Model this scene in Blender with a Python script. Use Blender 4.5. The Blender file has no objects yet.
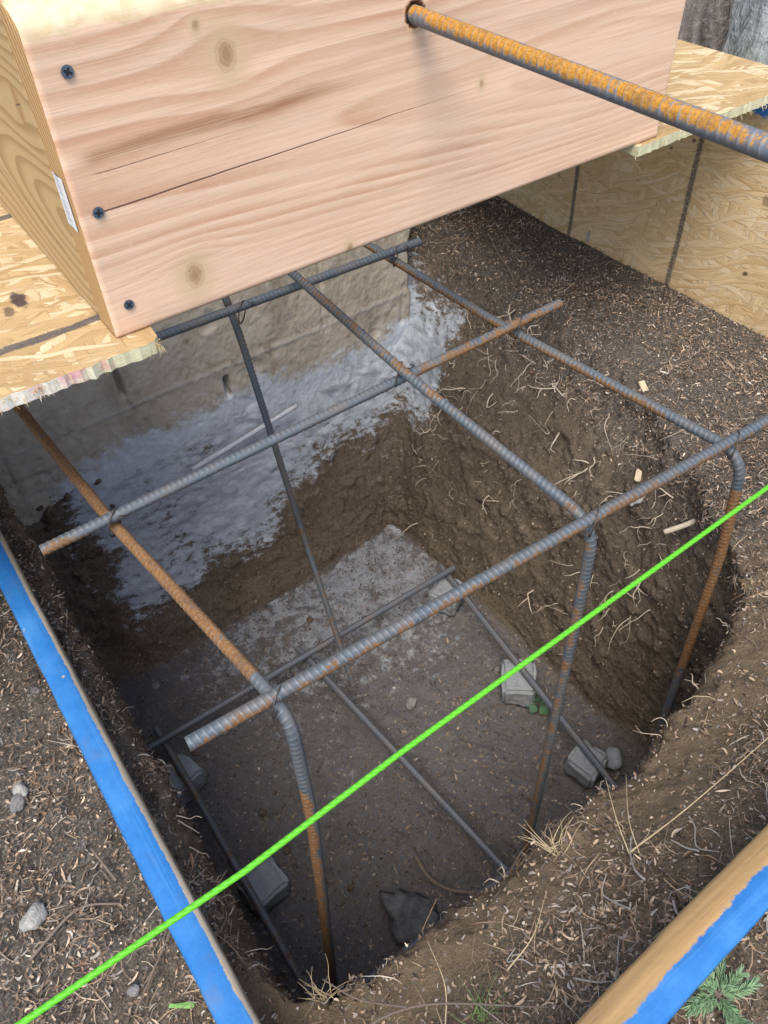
import bpy, bmesh, math, random
import numpy as np
from mathutils import Vector, Matrix
random.seed(7); rng = np.random.default_rng(11)
scn = bpy.context.scene; COL = scn.collection
R = math.radians

# ------------------------------------------------------------------ node helper
class V:
    """a socket with arithmetic"""
    def __init__(s, m, sock): s.m, s.s = m, sock
    def _b(s, o, op, rev=False): return s.m.math(op, o, s) if rev else s.m.math(op, s, o)
    def __add__(s, o): return s._b(o, 'ADD')
    __radd__ = __add__
    def __mul__(s, o): return s._b(o, 'MULTIPLY')
    __rmul__ = __mul__
    def __sub__(s, o): return s._b(o, 'SUBTRACT')
    def __rsub__(s, o): return s._b(o, 'SUBTRACT', True)
    def __truediv__(s, o): return s._b(o, 'DIVIDE')
class M:
    def __init__(s, name):
        s.mat = bpy.data.materials.new(name); s.mat.use_nodes = True
        s.nt = s.mat.node_tree; s.n = s.nt.nodes; s.l = s.nt.links
        s.bsdf = s.n['Principled BSDF']; s.bsdf.inputs['Specular IOR Level'].default_value = 0.3
        s.tc = s.n.new('ShaderNodeTexCoord')
    def put(s, inp, v):
        if isinstance(v, V): s.l.new(v.s, inp)
        elif isinstance(v, (tuple, list)) and len(v) == 3 and inp.type == 'RGBA': inp.default_value = (*v, 1)
        else: inp.default_value = v
    def math(s, op, a, b=0.0, c=None, clamp=False):
        n = s.n.new('ShaderNodeMath'); n.operation = op; n.use_clamp = clamp
        s.put(n.inputs[0], a); s.put(n.inputs[1], b)
        if c is not None: s.put(n.inputs[2], c)
        return V(s, n.outputs[0])
    def obj(s): return V(s, s.tc.outputs['Object'])
    def sep(s, v):
        n = s.n.new('ShaderNodeSeparateXYZ'); s.put(n.inputs[0], v); return [V(s, o) for o in n.outputs]
    def comb(s, x, y, z):
        n = s.n.new('ShaderNodeCombineXYZ')
        for i, q in enumerate((x, y, z)): s.put(n.inputs[i], q)
        return V(s, n.outputs[0])
    def mapping(s, v, loc=(0,0,0), rot=(0,0,0), sc=(1,1,1)):
        n = s.n.new('ShaderNodeMapping'); s.put(n.inputs[0], v)
        n.inputs[1].default_value = loc; n.inputs[2].default_value = rot; n.inputs[3].default_value = sc
        return V(s, n.outputs[0])
    def noise(s, v, scale, detail=4, rough=.55, dist=0, col=False):
        n = s.n.new('ShaderNodeTexNoise'); s.put(n.inputs['Vector'], v); n.inputs['Scale'].default_value = scale
        n.inputs['Detail'].default_value = detail; n.inputs['Roughness'].default_value = rough; n.inputs['Distortion'].default_value = dist
        return V(s, n.outputs[1 if col else 0])
    def vor(s, v, scale, out='Distance', feature='F1', rand=1.0):
        n = s.n.new('ShaderNodeTexVoronoi'); n.feature = feature; s.put(n.inputs['Vector'], v)
        n.inputs['Scale'].default_value = scale; n.inputs['Randomness'].default_value = rand
        return V(s, n.outputs[out])
    def ramp(s, f, stops, interp='LINEAR'):
        n = s.n.new('ShaderNodeValToRGB'); s.put(n.inputs[0], f); e = n.color_ramp.elements; n.color_ramp.interpolation = interp
        while len(e) < len(stops): e.new(.5)
        for i, (p, c) in enumerate(stops):
            e[i].position = p; e[i].color = (*c, 1) if isinstance(c, tuple) else (c, c, c, 1)
        return V(s, n.outputs[0])
    def step(s, f, a, b, lo=0.0, hi=1.0):
        n = s.n.new('ShaderNodeMapRange'); n.interpolation_type = 'SMOOTHSTEP'
        s.put(n.inputs[0], f)
        for i, q in zip((1, 2, 3, 4), (a, b, lo, hi)): s.put(n.inputs[i], q)
        return V(s, n.outputs[0])
    def mix(s, f, a, b, mode='MIX'):
        n = s.n.new('ShaderNodeMix'); n.data_type = 'RGBA'; n.blend_type = mode
        s.put(n.inputs[0], f); s.put(n.inputs[6], a); s.put(n.inputs[7], b); return V(s, n.outputs[2])
    def attr(s, name, what='Fac'):
        n = s.n.new('ShaderNodeAttribute'); n.attribute_name = name; return V(s, n.outputs[what])
    def gauss(s, x, x0, w):          # exp(-((x-x0)/w)^2)
        d = (x - x0) * (1.0 / w); return s.math('EXPONENT', d * d * -1.0)
    def done(s, color, rough=.8, bump=None, dist=.002, strength=.6, metal=None, spec=None):
        s.put(s.bsdf.inputs['Base Color'], color); s.put(s.bsdf.inputs['Roughness'], rough)
        if metal is not None: s.put(s.bsdf.inputs['Metallic'], metal)
        if spec is not None: s.put(s.bsdf.inputs['Specular IOR Level'], spec)
        if bump is not None:
            b = s.n.new('ShaderNodeBump'); b.inputs['Distance'].default_value = dist; b.inputs['Strength'].default_value = strength
            s.put(b.inputs['Height'], bump); s.l.new(b.outputs[0], s.bsdf.inputs['Normal'])
        return s.mat

# ------------------------------------------------------------------ numpy noise
def _h(ix, iy, iz):
    n = (ix * 374761393 + iy * 668265263 + iz * 2147483647 + 1274126177) & 0xffffffff
    n = ((n ^ (n >> 13)) * 1274126177) & 0xffffffff
    n = n ^ (n >> 16)
    return (n & 0xffff) / 65535.0
def vnoise(p):
    i = np.floor(p).astype(np.int64); f = p - i; f = f * f * (3 - 2 * f); r = 0
    for dx in (0, 1):
        for dy in (0, 1):
            for dz in (0, 1):
                w = (f[..., 0] if dx else 1 - f[..., 0]) * (f[..., 1] if dy else 1 - f[..., 1]) * (f[..., 2] if dz else 1 - f[..., 2])
                r = r + w * _h(i[..., 0] + dx, i[..., 1] + dy, i[..., 2] + dz)
    return r
def fbm(p, freq, octv=4, gain=.5):   # about -1..1
    p = p * freq; a, s, t = 1.0, 0, 0
    for _ in range(octv):
        s = s + a * (vnoise(p) * 2 - 1); t += a; a *= gain; p = p * 2.03 + 17.3
    return s / t
def sstep(x, a, b):
    t = np.clip((x - a) / (b - a), 0, 1); return t * t * (3 - 2 * t)

# ------------------------------------------------------------------ object helpers
def link(name, me, mat=None, parent=None, smooth=True):
    o = bpy.data.objects.new(name, me); COL.objects.link(o)
    if mat is not None:
        for m in (mat if isinstance(mat, (list, tuple)) else [mat]): me.materials.append(m)
    if parent is not None: o.parent = parent
    if smooth and len(me.polygons): me.polygons.foreach_set('use_smooth', np.ones(len(me.polygons), bool))
    return o
def mesh_np(verts, quads, attrs=None):
    me = bpy.data.meshes.new('m'); verts = np.asarray(verts, np.float32); quads = np.asarray(quads, np.int32)
    k = quads.shape[1]; nf = len(quads)
    me.vertices.add(len(verts)); me.vertices.foreach_set('co', verts.ravel())
    me.loops.add(nf * k); me.loops.foreach_set('vertex_index', quads.ravel())
    me.polygons.add(nf); me.polygons.foreach_set('loop_start', np.arange(0, nf * k, k, dtype=np.int32))
    me.update(calc_edges=True)
    for n, a in (attrs or {}).items():
        a = np.asarray(a, np.float32)
        if a.ndim == 1: me.attributes.new(n, 'FLOAT', 'POINT').data.foreach_set('value', a)
        else:
            at = me.attributes.new(n, 'FLOAT_COLOR', 'POINT'); at.data.foreach_set('color', np.c_[a, np.ones(len(a))].astype(np.float32).ravel())
    me.validate(); return me
def tag(o, label=None, cat=None, group=None, kind=None):
    if label: o['label'] = label
    if cat: o['category'] = cat
    if group: o['group'] = group
    if kind: o['kind'] = kind
    return o
def empty(name, loc, label, cat, group=None):
    o = bpy.data.objects.new(name, None); COL.objects.link(o); o.location = loc; o.empty_display_size = .02
    return tag(o, label, cat, group)
def box_bm(x0, x1, y0, y1, z0, z1, bevel=.0015, cuts=0):
    bm = bmesh.new(); bmesh.ops.create_cube(bm, size=1)
    for v in bm.verts: v.co = Vector(((x0 + x1) / 2 + v.co.x * (x1 - x0), (y0 + y1) / 2 + v.co.y * (y1 - y0), (z0 + z1) / 2 + v.co.z * (z1 - z0)))
    if bevel: bmesh.ops.bevel(bm, geom=bm.edges[:], offset=bevel, segments=2, profile=.6, affect='EDGES')
    return bm
def from_bm(name, bm, mat, parent=None, smooth=False):
    me = bpy.data.meshes.new(name); bm.normal_update(); bm.to_mesh(me); bm.free(); return link(name, me, mat, parent, smooth)

def path_frames(P):
    T = np.gradient(P, axis=0); T /= np.linalg.norm(T, axis=1)[:, None] + 1e-12
    up = np.array([0, 0, 1.0]) if abs(T[0, 2]) < .8 else np.array([1.0, 0, 0])
    N = np.zeros_like(P); n = up - T[0] * up.dot(T[0]); n /= np.linalg.norm(n); N[0] = n
    for i in range(1, len(P)):
        n = n - T[i] * n.dot(T[i]); n /= np.linalg.norm(n); N[i] = n
    return T, N, np.cross(T, N)
def resample(pts, step):
    pts = np.asarray(pts, float); d = np.r_[0, np.cumsum(np.linalg.norm(np.diff(pts, axis=0), axis=1))]
    n = max(3, int(d[-1] / step) + 1); s = np.linspace(0, d[-1], n)
    return np.stack([np.interp(s, d, pts[:, k]) for k in range(3)], 1), s
def catmull(pts, per=10):
    p = np.asarray(pts, float); p = np.vstack([2 * p[0] - p[1], p, 2 * p[-1] - p[-2]]); out = []
    for i in range(1, len(p) - 2):
        for t in np.linspace(0, 1, per, endpoint=False):
            a, b, c, d = p[i - 1:i + 3]
            out.append(.5 * (2 * b + (c - a) * t + (2 * a - 5 * b + 4 * c - d) * t * t + (3 * b - a - 3 * c + d) * t ** 3))
    out.append(p[-2]); return np.array(out)
def round_path(pts, rad):
    """polyline with its inner corners rounded by an arc-like bezier"""
    pts = [np.array(p, float) for p in pts]; out = [pts[0]]
    for i in range(1, len(pts) - 1):
        a, b, c = pts[i - 1], pts[i], pts[i + 1]; u = (a - b) / np.linalg.norm(a - b); w = (c - b) / np.linalg.norm(c - b)
        p, q = b + u * rad, b + w * rad
        for t in np.linspace(0, 1, 14): out.append((1 - t) ** 2 * p + 2 * t * (1 - t) * b + t * t * q)
    out.append(pts[-1]); return np.array(out)
def tube_arrays(P, rad, seg=8):
    T, N, B = path_frames(P); th = np.linspace(0, 2 * np.pi, seg, endpoint=False)
    rad = np.asarray(rad, float)
    if rad.ndim == 0: rad = np.full((len(P), seg), float(rad))
    elif rad.ndim == 1: rad = np.repeat(rad[:, None], seg, 1)
    Vv = P[:, None] + rad[..., None] * (np.cos(th)[None, :, None] * N[:, None] + np.sin(th)[None, :, None] * B[:, None])
    n = len(P); i = np.arange(n - 1)[:, None] * seg; j = np.arange(seg)[None]; j2 = (j + 1) % seg
    Q = np.stack([i + j, i + j2, i + seg + j2, i + seg + j], -1).reshape(-1, 4)
    return Vv.reshape(-1, 3), Q
def tube(name, P, rad, mat, parent=None, seg=8, attrs=None, caps=True):
    Vv, Q = tube_arrays(P, rad, seg); n = len(P)
    if caps:
        Vv = np.vstack([Vv, P[0], P[-1]]); c0, c1 = n * seg, n * seg + 1; e = []
        for j in range(0, seg, 2):
            e.append([c0, (j + 2) % seg, j + 1, j]); b = (n - 1) * seg; e.append([c1, b + j, b + j + 1, b + (j + 2) % seg])
        Q = np.vstack([Q, e])
        if attrs: attrs = {k: np.r_[a, a[0], a[-1]] for k, a in attrs.items()}
    return link(name, mesh_np(Vv, Q, attrs), mat, parent)

# ------------------------------------------------------------------ materials
def mat_fir():
    m = M('fir_lumber'); x, y, z = m.sep(m.obj())
    w = m.noise(m.mapping(m.obj(), sc=(2.6, 3, 7)), 1, 1, .4) - .5
    w2 = m.noise(m.mapping(m.obj(), sc=(9, 3, 30)), 1, 2, .4) - .5
    v = z + w * .017 + w2 * .0016 + x * .014
    for kx, kz, rx, rz, k in ((.2926, .5573, .05, .030, .93), (.2295, .3934, .045, .024, .93), (.393, .3649, .018, .010, .8), (.75, .463, .05, .03, .8), (.2716, .581, .016, .009, .7)):
        g = m.math('EXPONENT', ((x - kx) * (1 / rx) * ((x - kx) * (1 / rx)) + (z - kz) * (1 / rz) * ((z - kz) * (1 / rz))) * -1.0)
        v = v - (z - kz) * g * k - g * .0035
    # cathedral tip: rings open to the right about z=.475
    c = m.math('SQRT', m.math('ADD', (v - .479) * (v - .479), m.step(x, .17, .80, .0012, -.0008) + .0012))
    side = m.step(z, .43, .50)
    ph = c * 66.0 + c * c * m.step(z, .44, .50, 430.0, 70.0) + m.noise(m.mapping(m.obj(), sc=(1.2, 1, 5)), 2, 2) * 1.5
    fr = m.math('FRACT', ph)
    late = m.step(fr, .10, .86) * (1 - m.step(fr, .86, 1.0))
    amt = m.noise(m.mapping(m.obj(), sc=(2, 1, 22)), 1.2, 3)
    fine = m.noise(m.mapping(m.obj(), sc=(14, 40, 900)), 1, 3, .6)
    fuzz = m.noise(m.mapping(m.obj(), sc=(90, 90, 260)), 1, 4, .65)
    col = m.mix(late * m.step(amt, .34, .66, .12, .95), (.80, .555, .385), (.56, .31, .185))
    col = m.mix(m.step(m.noise(m.mapping(m.obj(), sc=(2.2, 1, 9)), 1.5, 3), .35, .7), col, m.mix(.45, col, (.72, .52, .37)))
    col = m.mix(m.step(fine, .35, .75) * .34, col, (.46, .26, .15))
    col = m.mix(m.step(m.noise(m.mapping(m.obj(), sc=(5, 40, 260)), 1, 3, .6), .46, .70) * .35, col, (.56, .33, .20))
    col = m.mix(m.step(fuzz, .5, .75) * .28, col, (.76, .55, .40))
    # saw chatter marks across the face
    saw = m.math('SINE', x * 1900.0 + m.noise(m.obj(), 9, 2) * 5.0)
    col = m.mix(m.step(saw, .2, 1) * m.step(m.noise(m.obj(), 7, 3), .48, .66) * .08, col, (.80, .62, .48))
    # brown resin streak, rust stain
    wob = m.noise(m.mapping(m.obj(), sc=(9, 1, 9)), 1, 3)
    sl = m.math('ABSOLUTE', z - .5135 - (wob - .5) * .014)
    st = (1 - m.step(sl, .001, .009)) * m.step(x, .150, .175) * (1 - m.step(x, .33, .44)) * m.step(fine, .2, .6, .5, 1)
    col = m.mix(st * .8, col, (.30, .135, .06))
    s2 = (1 - m.step(m.math('ABSOLUTE', z - .578 - (wob - .5) * .02), .001, .008)) * m.step(x, .74, .79) * (1 - m.step(x, .82, .85))
    col = m.mix(s2 * .5, col, (.34, .14, .06))
    # knots
    for kx, kz, r in ((.2926, .5573, .0085), (.2295, .3934, .0085), (.393, .3649, .0035), (.2716, .581, .0030), (.555, .482, .0030)):
        d = m.math('SQRT', (x - kx) * (x - kx) + (z - kz) * (z - kz) * .55 + 1e-9) + (m.noise(m.obj(), 160, 3) - .5) * .0045
        ringk = m.step(m.math('FRACT', d * 340.0 + m.noise(m.obj(), 260, 3) * 1.6), .3, .9)
        kc = m.mix(ringk * .6, m.mix(m.step(d, 0, r), (.30, .17, .09), (.52, .34, .19)), (.27, .15, .075))
        halo = (1 - m.step(d, r * 1.0, r * 3.2))
        col = m.mix(halo * .75, col, (.60, .43, .26))
        col = m.mix((1 - m.step(d, r * .65, r * 1.1)) * .8, col, kc)
        col = m.mix((1 - m.step(m.math('ABSOLUTE', d - r), 0, r * .2)) * .18, col, (.25, .14, .07))
    # checks (cracks)
    cw = (m.noise(m.mapping(m.obj(), sc=(7, 1, 1)), 1.0, 3) - .5) * .006
    ck = 0
    for z0, sl_, xa, xb, wd, a in ((.4700, .022, .160, .58, .00075, .85), (.4990, .012, .17, .36, .0005, .5)):
        d = m.math('ABSOLUTE', z - z0 - (x - .16) * sl_ - cw)
        ww = m.step(x, xa, xb, wd, wd * .25)
        cc = (1 - m.step(d, ww * .5, ww * 1.3)) * m.step(x, xa - .004, xa + .004) * (1 - m.step(x, xb - .16, xb)) * a
        ck = cc if ck == 0 else m.math('MAXIMUM', ck, cc)
    col = m.mix(ck, col, (.10, .045, .03))
    # torn pale wood round the drilled hole
    dh = m.math('SQRT', (x - .475) * (x - .475) + (z - .5535) * (z - .5535) + 1e-9) + (m.noise(m.obj(), 140, 3) - .5) * .008
    col = m.mix((1 - m.step(dh, .0105, .0125)), col, (.25, .12, .06))
    col = m.mix((1 - m.step(m.math('ABSOLUTE', dh - .0125), .0, .002)) * .6, col, (.74, .50, .30))
    # blue chalk dots near the right end
    for kx, kz, r in ((.849, .468, .0038), (.8535, .498, .002)):
        d = m.math('SQRT', (x - kx) * (x - kx) + (z - kz) * (z - kz) + 1e-9) + (m.noise(m.obj(), 200, 2) - .5) * .004
        col = m.mix((1 - m.step(d, r * .5, r)) * .8, col, (.06, .16, .40))
    # chewed lighter sapwood on the top edge
    top = m.step(z + (m.noise(m.mapping(m.obj(), sc=(1, 1, 1)), 45, 4) - .5) * .018, .591, .5945)
    col = m.mix(top, col, m.mix(m.noise(m.obj(), 70, 4), (.50, .32, .14), (.82, .70, .50)))
    bump = late * -.07 + fine * .25 + fuzz * .3 - ck * 3.0
    return m.done(col, .72, bump, .0011, .5)

def mat_tanplank():
    m = M('tan_lumber'); x, y, z = m.sep(m.obj())
    w = m.noise(m.mapping(m.obj(), sc=(3, 3, 10)), 1, 3) - .5
    v = z + w * .03
    g = m.math('EXPONENT', ((y - .72) * (1 / .06) * ((y - .72) * (1 / .06)) + (z - .53) * (1 / .03) * ((z - .53) * (1 / .03))) * -1.0)
    v = v - (z - .53) * g * .9
    c = m.math('SQRT', (v - .45) * (v - .45) + m.step(y, .66, 1.0, .0002, .004))
    fr = m.math('FRACT', c * 85.0 + m.noise(m.obj(), 5, 2))
    late = m.step(fr, .3, .92) * (1 - m.step(fr, .92, 1))
    fine = m.noise(m.mapping(m.obj(), sc=(40, 14, 800)), 1, 3, .6)
    col = m.mix(late * .8, (.43, .30, .145), (.28, .165, .068))
    col = m.mix(m.step(fine, .4, .8) * .25, col, (.24, .14, .06))
    d = m.math('SQRT', (y - .705) * (y - .705) + (z - .534) * (z - .534) * .4 + 1e-9) + (m.noise(m.obj(), 120, 2) - .5) * .003
    col = m.mix((1 - m.step(d, .007, .014)) * .7, col, (.34, .19, .08))
    cr = m.math('MAXIMUM', (1 - m.step(m.math('ABSOLUTE', y - .705 - (z - .534) * .2), .0003, .0010)) * (1 - m.step(m.math('ABSOLUTE', z - .534), .008, .016)),
                (1 - m.step(m.math('ABSOLUTE', z - .534 + (y - .705) * .3), .0003, .0010)) * (1 - m.step(m.math('ABSOLUTE', y - .705), .005, .009)))
    wv = (m.noise(m.obj(), 20, 2) - .5) * .006
    cr = m.math('MAXIMUM', cr, (1 - m.step(m.math('ABSOLUTE', z - .409 - (y - .728) * .17 - wv), .0002, .0010)) * m.step(y, .70, .73))
    col = m.mix(cr * .8, col, (.08, .045, .02))
    return m.done(col, .75, late * -.2 + fine * .3 - cr * 2, .001, .5)

def mat_endgrain():
    m = M('end_grain'); x, y, z = m.sep(m.obj())
    w = (m.noise(m.obj(), 30, 3) - .5) * .008
    d = m.math('SQRT', (y - .70) * (y - .70) + (z - .36) * (z - .36) * .09 + 1e-9) + w * .35
    fr = m.math('FRACT', d * 210.0); late = m.step(fr, .2, .85) * (1 - m.step(fr, .85, 1))
    pores = m.noise(m.obj(), 900, 2)
    col = m.mix(late, (.48, .31, .14), (.29, .155, .055))
    col = m.mix(m.step(pores, .45, .7) * .35, col, (.20, .12, .05))
    return m.done(col, .85, late * -.5 + pores * .4, .001, .6)

def mat_osb(name, plane, lines, base_a=(.56, .40, .21), base_b=(.40, .255, .115), extra=None):
    m = M(name); o = m.obj(); x, y, z = m.sep(o)
    uv = m.comb(x, y, 0) if plane == 'xy' else m.comb(y, z, 0)
    warp = m.noise(uv, 25, 2, col=True)
    n = m.n.new('ShaderNodeVectorMath'); n.operation = 'MULTIPLY_ADD'; m.put(n.inputs[0], warp); n.inputs[1].default_value = (.010, .010, 0); m.put(n.inputs[2], uv)
    uv = V(m, n.outputs[0])
    n = m.n.new('ShaderNodeVectorMath'); n.operation = 'MULTIPLY_ADD'; m.put(n.inputs[0], m.noise(uv, 7, 1, col=True)); n.inputs[1].default_value = (.05, .05, 0); m.put(n.inputs[2], uv)
    uv = V(m, n.outputs[0])
    col = None; hgt = None
    for i, (ang, L, W) in enumerate(((5, .10, .017), (36, .085, .014), (-32, .09, .013), (68, .07, .013), (-58, .075, .012), (12, .11, .011), (84, .06, .010), (-12, .09, .008), (24, .07, .0065))):
        q = m.mapping(m.mapping(uv, loc=(i * 1.37, i * .71, 0), rot=(0, 0, R(ang))), sc=(1 / L, 1 / W, 1))
        c = m.vor(q, 1.0, 'Color'); r, g, b = m.sep(c)
        edge = m.step(m.vor(q, 1.0, 'Distance', 'DISTANCE_TO_EDGE'), 0, .07)
        grain = m.noise(m.mapping(q, sc=(.7, 14, 1)), 1, 3, .6)
        tone = m.mix(r, base_b, base_a)
        tone = m.mix(m.step(b, .66, .9) * .65, tone, (.76, .62, .40))
        tone = m.mix(m.step(grain, .38, .78) * .55, tone, (.25, .145, .065))
        tone = m.mix((1 - edge) * m.step(b, .3, .7, .03, .34), tone, (.20, .115, .05))
        if col is None: col, hgt = tone, edge
        else:
            k = m.step(g, .55, .56, 0, .96) * m.step(grain, .18, .36, .7, 1)
            col = m.mix(k, col, tone); hgt = m.mix(k, hgt, edge)
    col = m.mix(m.step(m.noise(uv, 6, 3), .4, .75) * .25, col, (.62, .47, .26))
    # dark chips and resin specks
    sp = m.vor(uv, 26.0, 'Distance'); sr, sg, sb = m.sep(m.vor(uv, 26.0, 'Color'))
    col = m.mix((1 - m.step(sp + (m.noise(uv, 120, 2) - .5) * .2, .05, .13)) * m.step(sr, .72, .74) * .85, col, (.07, .04, .022))
    rough_edge = m.noise(uv, 220, 3, .7)
    for axis, pos, wd in lines:
        t = {'x': x, 'y': y, 'z': z}[axis]
        d = m.math('ABSOLUTE', t - pos - (m.noise(m.obj(), 9, 2) - .5) * .010) + (rough_edge - .5) * wd * .65
        k = (1 - m.step(d, wd * .20, wd * .66)) * m.step(m.noise(uv, 300, 3, .7), .30, .52, .35, 1)
        col = m.mix(k * .86, col, (.06, .06, .066))
    if extra: col = extra(m, col, x, y, z, uv)
    # outer cut edges: pale crushed strands
    nrm = m.sep(V(m, m.tc.outputs['Normal']))
    return m, col, hgt, nrm

def blob(m, col, u, v, u0, v0, ru, rv, c, k=.85, uv=None, rag=.5):
    d = m.math('SQRT', (u - u0) * (u - u0) * (1 / ru ** 2) + (v - v0) * (v - v0) * (1 / rv ** 2) + 1e-9) + (m.noise(m.obj(), 130, 3) - .5) * rag * 2
    return m.mix((1 - m.step(d, .55, 1.0)) * k, col, c)

def deck_material():
    def extra(m, col, x, y, z, uv):
        for yy in (.675, .932):
            rg = m.noise(uv, 220, 3, .7); dd = m.math('ABSOLUTE', y - yy - (m.noise(uv, 9, 2) - .5) * .012) + (rg - .5) * .006
            col = m.mix((1 - m.step(dd, .0042, .0066)) * (1 - m.step(x, .25, .3)) * m.step(m.noise(uv, 300, 3, .7), .22, .46, .5, 1) * .85, col, (.055, .055, .062))
        col = blob(m, col, x, y, .099, .752, .009, .020, (.035, .022, .03), .9)
        col = blob(m, col, x, y, .085, .735, .006, .012, (.06, .035, .04), .7)
        col = blob(m, col, x, y, .93, .66, .02, .006, (.16, .06, .025), .7)
        return col
    m, col, hgt, nrm = mat_osb('osb_deck', 'xy', (), (.50, .35, .165), (.36, .235, .10), extra)
    x, y, z = m.sep(m.obj())
    side = 1 - m.step(m.math('ABSOLUTE', nrm[2]), .3, .7)
    lay = m.noise(m.mapping(m.obj(), sc=(60, 60, 500)), 1, 3)
    ec = m.mix(lay, (.42, .38, .22), (.70, .68, .45))
    pink = m.step(m.noise(m.mapping(m.obj(), sc=(1, 1, 1.6)), 42, 3), .50, .60) * (1 - m.step(x, .10, .16)) * m.step(z, .342, .357)
    ec = m.mix(pink * .85, ec, (.55, .12, .14))
    ec = m.mix((1 - m.step(x, .05, .15)) * .6, ec, (.80, .74, .70))
    col = m.mix(side, col, ec)
    return m.done(col, .8, hgt * .5 + m.noise(m.obj(), 400, 3) * .6, .001, .6)
def panel_material():
    def extra(m, col, x, y, z, uv):
        col = blob(m, col, y, z, .665, .318, .040, .013, (.02, .20, .62), .95)
        col = blob(m, col, y, z, .947, .016, .005, .016, (.10, .26, .34), .6)
        col = blob(m, col, y, z, .686, .277, .014, .010, (.26, .10, .04), .6)
        col = blob(m, col, y, z, .62, .20, .012, .010, (.20, .12, .07), .7)
        return col
    m, col, hgt, nrm = mat_osb('osb_panel', 'yz', (('y', .755, .0115), ('y', .996, .0105), ('y', .515, .011)), (.78, .585, .325), (.58, .395, .185), extra)
    return m.done(col, .8, hgt * .5 + m.noise(m.obj(), 400, 3) * .6, .001, .6)

def mat_rebar(name, steel_a, steel_b, rust_a, rust_b):
    m = M(name); o = m.obj(); at = m.attr('rust'); rib = m.attr('rib')
    n1 = m.noise(o, 55, 5, .65); n2 = m.noise(o, 420, 3, .6); n3 = m.noise(o, 1300, 2)
    k = m.step(at + (n1 - .5) * 1.5 + (n2 - .5) * .6 - rib * .14, .38, .62)
    steel = m.mix(n1, steel_a, steel_b); steel = m.mix(rib * m.step(n2, .3, .7, .2, .7), steel, (.26, .27, .285)); steel = m.mix(m.step(m.noise(o, 23, 4, .6), .45, .7) * .45, steel, (.19, .155, .115))
    steel = m.mix(m.step(n2, .5, .75) * .4, steel, (.10, .085, .075))
    rust = m.mix(m.step(n2, .3, .7), rust_a, rust_b); rust = m.mix(m.step(n3, .45, .75) * .45, rust, (.09, .045, .025)); rust = m.mix(m.step(n1, .5, .72) * .5, rust, (.10, .075, .06))
    rust = m.mix(rib * m.step(n2, .3, .7, .1, .6), rust, (.30, .25, .20))
    col = m.mix(k, steel, rust)
    col = m.mix(m.step(n1, .45, .7) * .30, col, (.14, .085, .045))
    rough = m.mix(k, (.55, .55, .55), (.9, .9, .9))
    return m.done(col, rough, n2 * .6 + n3 * .4, .0006, .5, metal=.25, spec=.4)
STEEL = ((.060, .078, .090), (.125, .150, .165))
M_BAR = mat_rebar('rebar_steel', *STEEL, (.17, .080, .028), (.30, .150, .05))
M_BAR_BRIGHT = mat_rebar('rebar_bright_rust', (.11, .125, .15), (.20, .22, .24), (.36, .165, .02), (.56, .275, .04))
M_BAR_DARK = mat_rebar('rebar_dusty_steel', (.075, .088, .105), (.125, .14, .16), (.13, .075, .04), (.19, .12, .065))

def mat_ground():
    m = M('soil'); o = m.obj(); mul = m.attr('mulch'); dust = m.attr('dust'); fl = m.attr('floor')
    n1 = m.noise(o, 9, 5, .6); n2 = m.noise(o, 70, 5, .68); n3 = m.noise(o, 380, 4, .7)
    soil = m.mix(n2, (.090, .069, .049), (.215, .168, .120))
    soil = m.mix(m.step(n1, .35, .7) * .55, soil, (.25, .198, .143))
    soil = m.mix(m.step(n3, .52, .72) * .35, soil, (.32, .275, .22))
    soil = m.mix((1 - m.step(n3, .30, .44)) * .6, soil, (.025, .018, .013)); n5 = m.noise(o, 150, 4, .7); soil = m.mix(m.step(n5, .52, .68) * .4, soil, (.31, .255, .19)); soil = m.mix((1 - m.step(n5, .34, .46)) * .45, soil, (.035, .026, .019))
    flc = m.mix(n2, (.105, .103, .105), (.225, .222, .225))
    flc = m.mix(m.step(n3, .5, .7) * .4, flc, (.24, .215, .20))
    soil = m.mix(fl * .8, soil, flc)
    lipw = m.attr('lip'); soil = m.mix(lipw * .75, soil, m.mix(n2, (.14, .102, .060), (.34, .255, .155)))
    mulc = m.mix(n2, (.048, .042, .035), (.20, .174, .142)); mulc = m.mix(m.step(n3, .5, .66) * .6, mulc, (.35, .31, .255))
    mulc = m.mix(lipw * .55, mulc, m.mix(n2, (.11, .08, .048), (.32, .235, .14)))
    mulc = m.mix((1 - m.step(n3, .32, .46)) * .7, mulc, (.018, .014, .011))
    col = m.mix(mul, soil, mulc)
    v = m.vor(o, 170.0, 'Distance'); vr, vg, vb = m.sep(m.vor(o, 170.0, 'Color'))
    col = m.mix((1 - m.step(v, .18, .30)) * m.step(vr, .86, .88) * .8, col, m.mix(vg, (.24, .19, .14), (.42, .38, .33)))
    n4 = m.noise(m.mapping(o, rot=(0, R(28), 0), sc=(1, 1, 3.2)), 34, 5, .72)
    dk = m.step(dust + (n2 - .5) * 1.1 + (n4 - .5) * 1.5 + (n3 - .5) * .6, .32, .66); dk = dk * (1 - fl * .50)
    dcol = m.mix(m.step(n4, .3, .7), (.42, .46, .50), (.68, .73, .77))
    col = m.mix(dk * .92, col, dcol)
    return m.done(col, .95, n2 * 1.0 + n3 * .9 + m.noise(o, 900, 3, .7) * .35, .007, .9, spec=.12)
def mat_vcol(name, rough=.85, bumpscale=900, gain=1.0):
    m = M(name); c = m.attr('col', 'Color'); n = m.noise(m.obj(), bumpscale, 3, .6)
    c = m.mix(m.step(n, .3, .75) * .35, c, m.mix(1.0, c, (.35, .32, .30), 'MULTIPLY'))
    return m.done(c, rough, n, .0006, .4, spec=.2)
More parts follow.
